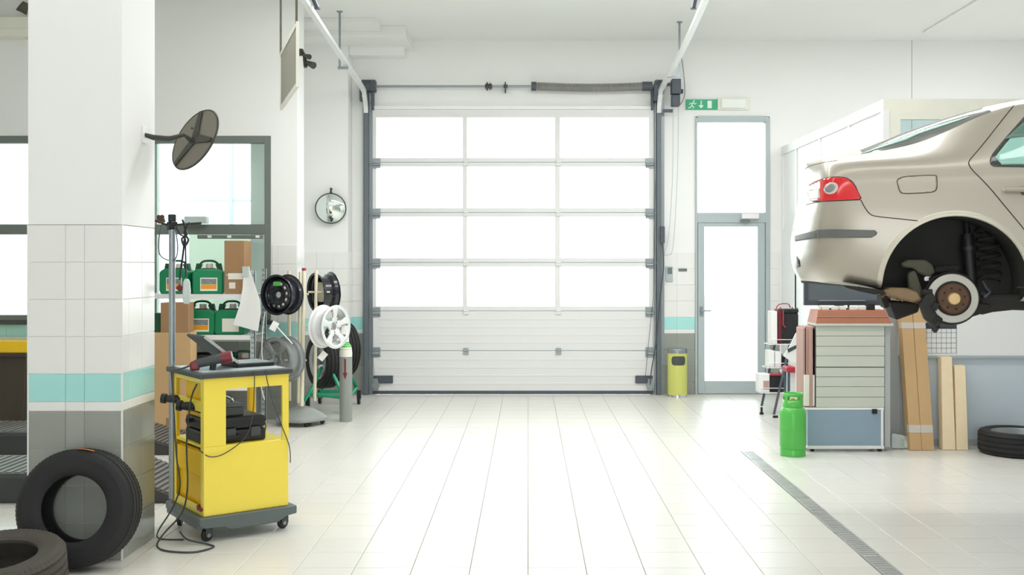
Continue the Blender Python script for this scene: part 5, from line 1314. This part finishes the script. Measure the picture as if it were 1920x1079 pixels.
leaning('long_package', 'pale narrow cardboard package, shorter one at far right', 1794, 1815.5, 1790, 1810, 845, 686, 9.10, 0.09, M['cardboard_pale'], g2)
bm = new()
rng = random.Random(3)
V = []
for j in range(5):
    row = []
    for k in range(7):
        q = P(1672+k*6, 845-j*8.0+ (4 if k==0 else 0), 9.15); q.z = max(0.004, q.z-(k*0.006 if j else 0)); q.y += rng.uniform(-0.03,0.03); q.z += rng.uniform(0,0.012); row.append(bm.verts.new(q))
    V.append(row)
for j in range(4):
    for k in range(6): bm.faces.new((V[j][k], V[j][k+1], V[j+1][k+1], V[j+1][k]))
tag(ob('plastic_film', bm, M['plastic_film'], solid=0.002, sub=1, smooth=True), 'crumpled clear plastic film on the floor left of the tall packages', 'film')

# ------------------------------------------------------------------ the lifted car
TH = R(12); DCAR = 5.5
hub = P(1786, 560, DCAR)
car = thing('car', 'champagne silver saloon car raised on a lift, rear wheel removed', 'car', hub, -TH)
CMAT = Matrix.Translation(hub) @ Matrix.Rotation(-TH, 4, 'Z'); CINV = CMAT.inverted()
EYE = CINV @ Vector((0, 0, H))
YC = 0.80                                    # centreline (local y); the near side is towards -y
# stations: x, [(half width, z, dx) x 8] from bottom centre round to top centre
def stn(x, *p): return (x, p)
ST = [
 stn(-0.790, (0,.065,.06),(.16,.065,.06),(.18,.17,.0),(.19,.36,.0),(.19,.56,.05),(.185,.715,.075),(.12,.77,.08),(0,.785,.08)),
 stn(-0.764, (0,.065,.06),(.38,.065,.06),(.43,.17,.0),(.45,.36,.0),(.45,.56,.05),(.435,.72,.075),(.27,.77,.08),(0,.787,.08)),
 stn(-0.720, (0,.065,.05),(.53,.065,.05),(.61,.17,.0),(.65,.36,.0),(.64,.57,.045),(.615,.725,.065),(.38,.772,.07),(0,.79,.07)),
 stn(-0.664, (0,.06,.03),(.64,.06,.03),(.74,.155,.0),(.79,.38,.0),(.775,.59,.02),(.74,.733,.03),(.44,.775,.03),(0,.795,.03)),
 stn(-0.585, (0,.055,.01),(.71,.055,.01),(.815,.14,.0),(.858,.385,.0),(.83,.60,.005),(.795,.740,.01),(.48,.778,.01),(0,.805,.01)),
 stn(-0.430, (0,.045,0),(.74,.045,0),(.84,.12,0),(.872,.39,0),(.846,.605,0),(.812,.748,0),(.50,.788,0),(0,.838,0)),
 stn(-0.200, (0,-.01,0),(.76,-.01,0),(.865,.055,0),(.886,.39,0),(.860,.61,0),(.820,.742,0),(.525,.815,0),(0,.945,0)),
 stn(0.000, (0,.0,0),(.76,.0,0),(.870,.05,0),(.890,.39,0),(.864,.615,0),(.822,.735,0),(.550,.885,0),(0,1.012,0)),
 stn(0.220, (0,-.02,0),(.76,-.02,0),(.870,.03,0),(.890,.38,0),(.866,.615,0),(.828,.73,0),(.585,1.005,0),(0,1.072,0)),
 stn(0.520, (0,-.04,0),(.76,-.04,0),(.865,.0,0),(.888,.36,0),(.866,.61,0),(.828,.715,0),(.610,1.065,0),(0,1.12,0)),
 stn(1.000, (0,-.05,0),(.76,-.05,0),(.860,.0,0),(.886,.36,0),(.866,.60,0),(.832,.70,0),(.625,1.085,0),(0,1.135,0)),
 stn(1.450, (0,-.05,0),(.76,-.05,0),(.860,.0,0),(.886,.36,0),(.866,.59,0),(.830,.685,0),(.600,1.03,0),(0,1.085,0)),
 stn(1.850, (0,-.05,0),(.76,-.05,0),(.860,.0,0),(.884,.36,0),(.862,.57,0),(.820,.665,0),(.640,.84,0),(0,.89,0)),
 stn(2.150, (0,-.04,0),(.76,-.04,0),(.862,.02,0),(.884,.35,0),(.855,.55,0),(.790,.64,0),(.640,.695,0),(0,.73,0)),
 stn(2.700, (0,-.02,0),(.75,-.02,0),(.862,.05,0),(.884,.33,0),(.840,.50,0),(.770,.575,0),(.520,.635,0),(0,.66,0)),
 stn(3.150, (0,.0,0),(.72,.0,0),(.82,.08,0),(.860,.30,0),(.800,.44,0),(.720,.51,0),(.450,.565,0),(0,.58,0)),
 stn(3.420, (0,.04,0),(.60,.04,0),(.70,.12,0),(.745,.28,0),(.69,.40,0),(.60,.455,0),(.38,.50,0),(0,.515,0)),
 stn(3.560, (0,.07,0),(.34,.07,0),(.42,.14,0),(.46,.27,0),(.42,.36,0),(.36,.41,0),(.24,.44,0),(0,.45,0)),
]
for k_ in range(len(ST)):
    x_, p_ = ST[k_]; p_ = list(p_); w6, z6, d6 = p_[6]; z7 = p_[7][1]
    p_.insert(7, (w6*0.58, z6+(z7-z6)*0.84, d6)); ST[k_] = (x_, p_)
bm = bmesh.new()
CR = bm.edges.layers.float.new('crease_edge')
NEAR, FAR = [], []
for x, p in ST:
    n_, f_ = [], []
    for i, (w, z, dx) in enumerate(p):
        if w == 0:
            v = bm.verts.new((x+dx, YC, z)); n_.append(v); f_.append(v)
        else:
            n_.append(bm.verts.new((x+dx, YC-w, z))); f_.append(bm.verts.new((x+dx, YC+w, z)))
    NEAR.append(n_); FAR.append(f_)
def quad(vs, mi):
    u = []
    for v in vs:
        if v not in u: u.append(v)
    f = bm.faces.new(u); f.material_index = mi; f.smooth = True
for k in range(len(ST)-1):
    for i in range(8):
        mi = 0
        xa_ = ST[k][0]
        if i == 0: mi = 3
        if i >= 6 and -0.45 < xa_ < 0.1: mi = 2          # rear window
        if i >= 6 and 1.4 < xa_ < 2.0: mi = 2            # windscreen
        quad((NEAR[k][i], NEAR[k+1][i], NEAR[k+1][i+1], NEAR[k][i+1]), mi)
        quad((FAR[k][i+1], FAR[k+1][i+1], FAR[k+1][i], FAR[k][i]), mi)
for i in range(8):
    quad((NEAR[0][i], NEAR[0][i+1], FAR[0][i+1], FAR[0][i]), 0); quad((FAR[-1][i], FAR[-1][i+1], NEAR[-1][i+1], NEAR[-1][i]), 0)
for k in range(len(ST)-1):
    if -0.7 < ST[k][0] < 0.4:
        for S_ in (NEAR, FAR):
            e_ = bm.edges.get((S_[k][6], S_[k+1][6]))
            if e_: e_[CR] = 0.75 if ST[k][0] > -0.5 else 0.3
bmesh.ops.recalc_face_normals(bm, faces=bm.faces)
me = bpy.data.meshes.new('car_body'); bm.to_mesh(me); bm.free()
for m_ in (M['paint'], M['liner'], M['glass_dark'], M['under']): me.materials.append(m_)
tmp = bpy.data.objects.new('car_tmp', me); COL.objects.link(tmp)
sb = tmp.modifiers.new('s', 'SUBSURF'); sb.levels = 3; sb.render_levels = 3
def evaluated(o):
    dg = bpy.context.evaluated_depsgraph_get(); dg.update()
    return bpy.data.meshes.new_from_object(o.evaluated_get(dg))
me0 = evaluated(tmp)
b0 = bmesh.new(); b0.from_mesh(me0); BODY = BVHTree.FromBMesh(b0); b0.free()
# wheel arches
ARZ, ARR = 0.076, 0.347
cutters = []
for ax, far in ((0.0,0),(0.0,1),(2.72,0),(2.72,1)):
    c = new()
    y0, y1 = (YC-1.1, YC-0.52) if not far else (YC+0.52, YC+1.1)
    z_ = ARZ if ax == 0 else ARZ-0.02
    cyl(c, (ax, y0, z_), (ax, y1, z_), ARR, seg=72)
    for f in c.faces: f.material_index = 1
    cm = mesh_of('cut', c)
    for m_ in (M['paint'], M['liner'], M['glass_dark'], M['under']): cm.materials.append(m_)
    co = bpy.data.objects.new('cut', cm); COL.objects.link(co); cutters.append(co)
    bo = tmp.modifiers.new('b', 'BOOLEAN'); bo.operation = 'DIFFERENCE'; bo.solver = 'EXACT'; bo.object = co
    try: bo.material_mode = 'INDEX'
    except Exception: pass
me1 = evaluated(tmp)
for o in cutters + [tmp]: bpy.data.objects.remove(o)
SPLITS = [(0,'body_shell',M['paint'],lambda c: True), (2,'rear_window',M['glass_dark'],lambda c: c.x < 0.9), (2,'windscreen',M['glass_dark'],lambda c: c.x >= 0.9), (3,'underbody',M['under'],lambda c: True)]
for fr in (0,1):
    for fa in (0,1): SPLITS.append((1,'wheel_arch_liner',M['liner'],lambda c, fr=fr, fa=fa: (c.x > 1.3) == bool(fr) and (c.y > YC) == bool(fa)))
for idx, nm, m_, sel in SPLITS:
    b1 = bmesh.new(); b1.from_mesh(me1)
    dele = [f for f in b1.faces if f.material_index != idx or not sel(f.calc_center_median())]
    bmesh.ops.delete(b1, geom=dele, context='FACES')
    for f in b1.faces: f.material_index = 0; f.smooth = True
    m2_ = bpy.data.meshes.new(nm); b1.to_mesh(m2_); b1.free(); m2_.materials.append(m_)
    o = bpy.data.objects.new(nm, m2_); COL.objects.link(o); o.parent = car
    if idx in (0, 1):
        try: m2_.set_sharp_from_angle(angle=R(40))
        except Exception: pass
def hit(px, py, off=0.0):
    """point of the body where the line of sight through a photo pixel meets it"""
    d = (CINV @ P(px, py, 6.0)) - EYE; d.normalize()
    loc, nrm_, idx, dist = BODY.ray_cast(EYE, d)
    if loc is None: return None, None
    if nrm_.dot(d) > 0: nrm_ = -nrm_
    return loc + nrm_*off, nrm_
def side(x, z, off=0.0):
    loc, nrm_, idx, dist = BODY.ray_cast(Vector((x, -2, z)), Vector((0,1,0)))
    if loc is None: return None
    if nrm_.y > 0: nrm_ = -nrm_
    return loc + nrm_*off
def densify(poly, step, closed=True):
    out = []
    n = len(poly)
    for i in range(n if closed else n-1):
        a, b = Vector(poly[i]), Vector(poly[(i+1)%n]); k = max(1, int((b-a).length/step))
        for j in range(k): out.append(a.lerp(b, j/k))
    if not closed: out.append(Vector(poly[-1]))
    return out
def round_poly(poly, n=3):
    pts = [Vector(p).to_2d() for p in poly]
    for _ in range(n):
        o = []
        for i in range(len(pts)):
            a, b = pts[i], pts[(i+1)%len(pts)]; o += [a.lerp(b, .2), a.lerp(b, .8)]
        pts = o
    return [tuple(p) for p in pts]
def inside(p, poly):
    c = False; j = len(poly)-1
    for i in range(len(poly)):
        if (poly[i][1] > p[1]) != (poly[j][1] > p[1]) and p[0] < (poly[j][0]-poly[i][0])*(p[1]-poly[i][1])/(poly[j][1]-poly[i][1])+poly[i][0]: c = not c
        j = i
    return c
def patch(name, poly, m, off=0.004, thick=0.006, step=4.0, parent=car, proj=None, label=None):
    bd = densify(poly, step); n = len(bd)
    pts = [Vector((p[0], p[1])) for p in bd]
    xs_ = [p[0] for p in bd]; ys__ = [p[1] for p in bd]
    x = min(xs_)+step*0.7
    while x < max(xs_):
        y = min(ys__)+step*0.7
        while y < max(ys__):
            if inside((x,y), bd) and all((Vector((x,y))-q).length > step*0.5 for q in pts[:n]): pts.append(Vector((x,y)))
            y += step
        x += step
    vo, eo, fo, *_ = delaunay_2d_cdt(pts, [(i,(i+1)%n) for i in range(n)], [list(range(n))], 1, 1e-5)
    bm = new(); vs = []
    for v in vo:
        q = proj(v.x, v.y, off) if proj else hit(v.x, v.y, off)[0]
        vs.append(bm.verts.new(q) if q is not None else None)
    for f in fo:
        if all(vs[i] is not None for i in f):
            try: bm.faces.new([vs[i] for i in f])
            except ValueError: pass
    bmesh.ops.delete(bm, geom=[v for v in bm.verts if not v.link_faces], context='VERTS')
    bm.normal_update()
    # normals outward: towards -y
    s = sum(f.normal.y for f in bm.faces)
    if s > 0: bmesh.ops.reverse_faces(bm, faces=bm.faces)
    me = bpy.data.meshes.new(name); bm.to_mesh(me); bm.free(); me.materials.append(m)
    o = ob(name, me, m, parent, smooth=True, label=label)
    so = o.modifiers.new('solid', 'SOLIDIFY'); so.thickness = thick; so.offset = -1
    return o
def seamline(name, pts, r=0.0028, off=0.0, smooth=True, closed=False):
    q = []
    base = [Vector((p[0],p[1],0)) for p in pts]
    if smooth: base = smooth_path(base + ([base[0]] if closed else []), 5)
    for p in densify([(b.x,b.y) for b in base], 3.0, False):
        h, _ = hit(p[0], p[1], off)
        if h is not None: q.append(h)
    bm = new(); tube(bm, q, r, 6); ob(name, bm, M['seam'], car, smooth=True)
# shut lines, fuel flap, bumper line
seamline('door_gap', [(1901,198),(1880,224),(1855,256),(1833,283),(1818,301),(1817,309),(1824,320),(1842,338),(1862,360),(1885,388),(1915,424),(1935,450)])
seamline('bumper_gap', [(1614,375),(1622,390),(1631,401),(1644,406),(1690,411),(1735,416)])
seamline('bumper_gap', [(1512,384),(1530,380),(1548,377)], 0.002)
flap = round_poly([(1680,332),(1755,328),(1757,334),(1757,355),(1750,361),(1692,364),(1686,358)], 2)
patch('fuel_flap', flap, M['paint'], 0.0015, 0.004, 4)
seamline('flap_gap', flap, 0.0026, 0.0, smooth=False, closed=True)
seamline('flap_gap', [flap[-1], flap[0]], 0.0026, 0.0, smooth=False)
seamline('boot_gap', [(1509,318),(1520,311),(1545,305),(1570,301)], 0.002)
# bumper rub strip
patch('bumper_strip', [(1534,431),(1560,430),(1640,432),(1645,436),(1643,441),(1634,446),(1560,446),(1534,446)], M['trim_grey'], 0.008, 0.012, 3)
patch('bumper_strip', [(1492,443),(1534,431.5),(1534,446),(1492,453)], M['trim_grey'], 0.006, 0.01, 3)
patch('number_recess', [(1494,481),(1499,488),(1501,500),(1495,503)], M['black'], 0.003, 0.004, 2)
# tail lamp
lampoly = round_poly([(1512,352),(1530,341),(1548,335),(1566,332.5),(1584,334),(1597,341),(1606,355),(1616,374),(1590,375),(1545,377),(1520,378)], 1)
patch('tail_lamp_seal', [(p[0]+(1.5 if p[0]>1560 else -0.5), p[1]+(1.5 if p[1]>355 else -1.5)) for p in lampoly], M['seam'], 0.002, 0.004, 3)
tlm = patch('tail_lamp', lampoly, M['red_lens'], 0.006, 0.007, 3)
patch('round_lamp', [(1560+12.5*math.cos(a), 354+11*math.sin(a)-2*math.cos(a)) for a in [2*PI*k/28 for k in range(28)]], M['clear_lens'], 0.010, 0.006, 2.5, parent=tlm, label='pale round lens in the red tail lamp')
patch('lamp_ring', [(1558.5+8.5*math.cos(a), 353.5+7.5*math.sin(a)-2*math.cos(a)) for a in [2*PI*k/24 for k in range(24)]], M['alloy_grey'], 0.0125, 0.004, 2.5, parent=tlm)
patch('lower_lens', [(1519,357),(1538,354),(1540,372),(1520,375)], M['clear_lens'], 0.009, 0.004, 3, parent=tlm)
# rear side window
patch('window_seal', round_poly([(1855,300),(1862,286),(1890,253),(1930,208),(1980,190),(2085,186),(2112,196),(2112,312),(1866,314),(1857,309)], 1), M['glass_dark'], 0.003, 0.006, 5)
sw_ = patch('side_window', [(1866,296),(1872,288),(1888,268),(1930,219),(1982,199),(2082,195),(2103,203),(2103,307),(1878,309.5)], M['glass_teal'], 0.006, 0.005, 5)
patch('painted_reflection', [(1885,262),(1932,219),(1982,200),(2080,196),(2080,246),(1920,258)], M['glass_teal_dark'], 0.008, 0.004, 5, parent=sw_)  # darker tint laid on the glass as a painted reflection
# windows and door further forward, out of frame
pj = lambda x, z, off: side(x, z, off)
patch('window_seal', [(1.00,0.735),(1.01,0.985),(1.30,0.975),(1.60,0.86),(1.84,0.715)], M['glass_dark'], 0.003, 0.005, 0.05, proj=pj)
patch('side_window', [(1.03,0.755),(1.04,0.965),(1.28,0.955),(1.58,0.845),(1.77,0.735)], M['glass_teal'], 0.006, 0.005, 0.05, proj=pj)
for gx in ([(0.94,0.05),(0.93,0.40),(0.945,0.70),(0.95,0.98)], [(1.98,0.05),(2.00,0.30),(1.95,0.62)], [(0.30,0.06),(0.94,0.05),(1.98,0.05)]):
    bm = new(); tube(bm, [q for q in (side(p[0],p[1],0.0) for p in densify(gx, 0.03, False)) if q is not None], 0.0028, 6); ob('door_gap', bm, M['seam'], car, smooth=True)
# door handle
bm = new()
hp = [hit(px, py, 0.022)[0] for px, py in ((1882,357),(1892,357),(1908,357),(1930,356.5),(1945,356))]
tube(bm, hp, [0.010,0.014,0.015,0.015,0.012], 10); e_ = hit(1884,357,0.0)[0]; cyl(bm, e_, hp[0], 0.010, seg=10); cyl(bm, hit(1943,356,0)[0], hp[-1], 0.010, seg=10)
ob('door_handle', bm, M['paint'], car, smooth=True)
patch('handle_recess', [(1908,350),(1945,348),(1945,368),(1916,366)], M['glass_dark'], 0.002, 0.003, 4)
# glazing of the rear window: lighter inset above the dark border
patch('rear_glass', [(1614,289),(1624,287),(1662,274.5),(1700,262.5),(1723,251.5),(1767,237),(1800,226),(1818,219),(1808,220.5),(1767,232.5),(1723,245),(1700,254),(1655,271.5),(1628,283)], M['glass_teal'], 0.003, 0.003, 3)
# arch lip
lip, lo_ = [], []
for k in range(61):
    a = R(-14 + 208*k/60)
    for rr_, st in ((ARR+0.004, lip), (ARR+0.030, lo_)):
        x, z = rr_*math.cos(a), ARZ+rr_*math.sin(a); st.append(side(x, z, 0.0))
bm = new(); prev = None
for i in range(61):
    a_, b_ = lip[i], lo_[i]
    if a_ is None or b_ is None: prev = None; continue
    m_ = (a_+b_)/2
    ring = [bm.verts.new(a_+Vector((0,0.012,0))), bm.verts.new(a_+Vector((0,-0.010,0))), bm.verts.new(m_+Vector((0,-0.008,0))), bm.verts.new(b_+Vector((0,0.001,0)))]
    if prev:
        for j in range(3): bm.faces.new((prev[j], prev[j+1], ring[j+1], ring[j]))
    prev = ring
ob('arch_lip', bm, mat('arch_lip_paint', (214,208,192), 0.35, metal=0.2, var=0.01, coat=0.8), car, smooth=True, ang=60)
# ---- hub, brake and suspension (local: x forward, z up, -y towards the viewer)
AX = Matrix(((1,0,0,0),(0,0,-1,0),(0,1,0,0),(0,0,0,1)))      # lathe axis -> -y
bm = new(); lathe(bm, [(0.086,-0.006),(0.124,-0.006),(0.128,-0.003),(0.128,0.003),(0.124,0.006),(0.086,0.006)], 56, AX, closed=True); ob('brake_disc', bm, M['disc'], car, smooth=True, label='bright worn steel brake disc')
bm = new(); lathe(bm, [(0.089,0.0),(0.089,0.010),(0.080,0.012),(0.077,0.030),(0.070,0.036),(0.0,0.036)], 48, AX); dh = ob('disc_bell', bm, M['rust'], car, smooth=True, label='rusty brown disc bell')
bm = new(); lathe(bm, [(0.088,0.006),(0.0905,0.012),(0.080,0.014)], 48, AX); ob('bell_edge', bm, M['under'], dh)
for k in range(8):
    a = 2*PI*k/8+0.2; bm = new(); c = Vector((0.054*math.cos(a), -0.0355, 0.054*math.sin(a))); cyl(bm, c, c+Vector((0,-0.0025,0)), 0.0062, seg=12); ob('stud_hole', bm, M['under'], dh)
bm = new(); lathe(bm, [(0.032,0.034),(0.032,0.052),(0.027,0.060),(0.0,0.062)], 28, AX); ob('hub_cap', bm, M['brass'], car, smooth=True, label='pale brass hub cap')
bm = new(); lathe(bm, [(0.132,-0.02),(0.140,-0.03),(0.135,-0.034),(0.05,-0.03)], 48, AX); ob('splash_shield', bm, M['under'], car, smooth=True)
# px -> local point on the plane y = const
def L(px, py, y):
    d = (CINV @ P(px, py, 6.0)) - EYE; t = (y-EYE.y)/d.y
    return EYE + d*t
def slabpoly(name, poly, y0, y1, m, bev=0.008):
    bm = new(); q = [L(px,py,y0) for px, py in poly]; prism(bm, [(p.x,p.z) for p in q], y0, y1, XZ); return ob(name, bm, m, car, bevel=bev, seg=2)
slabpoly('brake_caliper', [(1726,572),(1736,553),(1748,548),(1756,560),(1752,580),(1762,598),(1764,612),(1748,612),(1735,598)], -0.035, 0.05, M['liner'])
bm = new(); cyl(bm, L(1741,590,0.02), L(1757,603,0.02)+Vector((0,-0.05,0)), 0.026, seg=14); ob('caliper_piston', bm, M['under'], car, smooth=True)
bm = new(); cyl(bm, L(1748,573,-0.045), L(1758,577,-0.045), 0.020, seg=12); ob('guide_pin', bm, M['under'], car, smooth=True)
bm = new(); cyl(bm, L(1730,548,-0.02), L(1748,548,-0.02), 0.015, seg=12); ob('guide_pin', bm, M['under'], car, smooth=True)
bm = new(); tube(bm, [L(1750,607,0.0), L(1757,614,0.0), L(1752,620,0.02)], 0.016, 10); ob('brake_hose', bm, M['black'], car, smooth=True)
slabpoly('knuckle', [(1745,520),(1775,512),(1815,520),(1836,545),(1836,575),(1815,590),(1770,600),(1745,575)], 0.045, 0.12, M['under'])
slabpoly('upper_arm', [(1688,494),(1702,487),(1736,487),(1748,496),(1755,512),(1742,520),(1722,512),(1712,503),(1694,502)], 0.06, 0.14, M['dirty'], 0.012)
slabpoly('lateral_arm', [(1702,512),(1716,506),(1722,520),(1730,545),(1730,556),(1712,556),(1704,540)], 0.05, 0.12, M['dirty'], 0.012)
slabpoly('trailing_arm', [(1836,556),(1862,552),(1895,552),(1960,548),(1960,584),(1900,582),(1862,586),(1838,592)], 0.08, 0.16, M['under'], 0.014)
slabpoly('lower_arm', [(1770,585),(1790,606),(1838,590),(1862,572),(1836,568)], 0.06, 0.13, M['under'], 0.012)
bm = new(); cyl(bm, L(1822,540,0.16), L(1814,440,0.20), 0.032, seg=18); cyl(bm, L(1814,440,0.20), L(1811,405,0.22), 0.016, seg=14); cyl(bm, L(1817,470,0.19), L(1816,462,0.19), 0.042, seg=18); ob('shock_absorber', bm, M['black'], car, smooth=True)
bm = new(); pts = []
for k in range(6*16+1):
    t = k/(6*16); a = 2*PI*6*t; c = L(1858,530,0.22).lerp(L(1850,425,0.24), t); pts.append(c+Vector((0.052*math.cos(a), 0.052*math.sin(a), 0)))
tube(bm, pts, 0.010, 7); ob('coil_spring', bm, M['under'], car, smooth=True)
bm = new(); tube(bm, [L(1843,527,0.05), L(1850,540,0.05), L(1856,548,0.04), L(1846,556,0.05)], 0.006, 6, smooth=True); cyl(bm, L(1842,550,0.06), L(1848,556,0.03), 0.010, seg=10); ob('sensor_lead', bm, M['dark_steel'], car, smooth=True)
slabpoly('heat_shield', [(1655,545),(1668,539),(1700,540),(1722,548),(1730,563),(1712,568),(1690,562),(1668,556)], -0.01, 0.25, M['tan_metal'], 0.01)
slabpoly('side_tank', [(1666,566),(1726,568),(1722,586),(1700,594),(1680,601)], 0.15, 0.45, M['under'], 0.01)
slabpoly('resonator', [(1652,555),(1668,552),(1672,572),(1660,580),(1654,566)], 0.2, 0.4, M['under'], 0.008)
slabpoly('bumper_underside', [(1580,535),(1610,538),(1655,544),(1664,550),(1640,553),(1612,547),(1590,541)], 0.0, 0.12, M['under'], 0.006)
slabpoly('exhaust_rail', [(1612,541),(1640,543),(1690,556),(1728,566),(1726,571),(1690,563),(1640,550)], 0.03, 0.06, M['rust'], 0.004)
bm = new(); rng = random.Random(11)
for k in range(26):
    q = L(1610+k*3.6, 541.5+k*0.9+rng.uniform(-2,2), 0.02); cyl(bm, q, q+Vector((rng.uniform(-.01,.01), -0.012, rng.uniform(-.01,.01))), rng.uniform(0.004,0.008), seg=6)
ob('corroded_edge', bm, M['tan_metal'], car, kind='stuff')
slabpoly('spring_seat', [(1752,500),(1800,497),(1800,508),(1752,512)], 0.12, 0.3, M['under'], 0.01)
bm = new(); q = [L(px,py,0.10) for px, py in ((1733,521),(1741,515),(1746,519),(1742,527),(1734,527))]; prism(bm, [(p.x,p.z) for p in q], 0.10, 0.14, XZ); ob('sensor_bracket', bm, M['alloy_white'], car)
# front wheels (out of frame) and far rear hub
for y in (-0.02, 1.62):
    bm = tyre_bm(0.315, 0.20, 0.19, lugs=24, mtx=Matrix.Translation((2.72, y+0.06 if y < 1 else y-0.06, 0.02)) @ AX, tread=False); tw_ = ob('front_tyre', bm, M['rubber'], car, smooth=True)
    bm = new(); lathe(bm, [(0.205,0.07),(0.19,0.06),(0.10,0.05),(0.0,0.06)], 32, Matrix.Translation((2.72, y+0.06 if y < 1 else y-0.06, 0.02)) @ (AX if y < 1 else Matrix.Rotation(PI,4,'Z') @ AX)); ob('front_rim', bm, M['alloy'], tw_, smooth=True, solid=0.006)
bm = new(); lathe(bm, [(0.0,0.02),(0.128,0.02),(0.128,0.0),(0.0,0.0)], 32, Matrix.Translation((0,1.62,0)) @ AX); ob('far_brake_disc', bm, M['disc'], car)
bm = new(); cyl(bm, (0.0,0.13,0.0), (0.0,1.5,0.0), 0.04, seg=14); ob('rear_axle_beam', bm, M['under'], car)
# post lift carrying the car (posts stand outside the frame)
lf = thing('post_lift', 'blue two post car lift whose arms carry the raised car', 'lift', (hub.x, hub.y, 0), -TH)
zs_ = hub.z - 0.045
for y, s in ((-0.95,-1), (YC+1.75,1)):
    bm = new(); bx(bm, 1.35, 1.65, y-0.15 if s<0 else y, y if s<0 else y+0.15, 0.012, 3.3); ob('post', bm, M['blue_grey'], lf, bevel=0.01)
    bm = new(); bx(bm, 1.2, 1.8, y-0.3 if s<0 else y-0.1, y+0.1 if s<0 else y+0.3, 0, 0.012); ob('base_plate', bm, M['dark_steel'], lf)
    for xa_, xp in ((1.4,0.95),(1.6,2.05)):
        yp = 0.12 if s < 0 else YC+0.68
        bm = new(); cyl(bm, (xa_, y, zs_-0.12), (xp, yp, zs_-0.12), 0.045, seg=4); arm_ = ob('lift_arm', bm, M['blue_grey'], lf)
        bm = new(); cyl(bm, (xp, yp, zs_-0.11), (xp, yp, zs_-0.004), 0.05, seg=18); ob('rubber_pad', bm, M['black'], arm_)
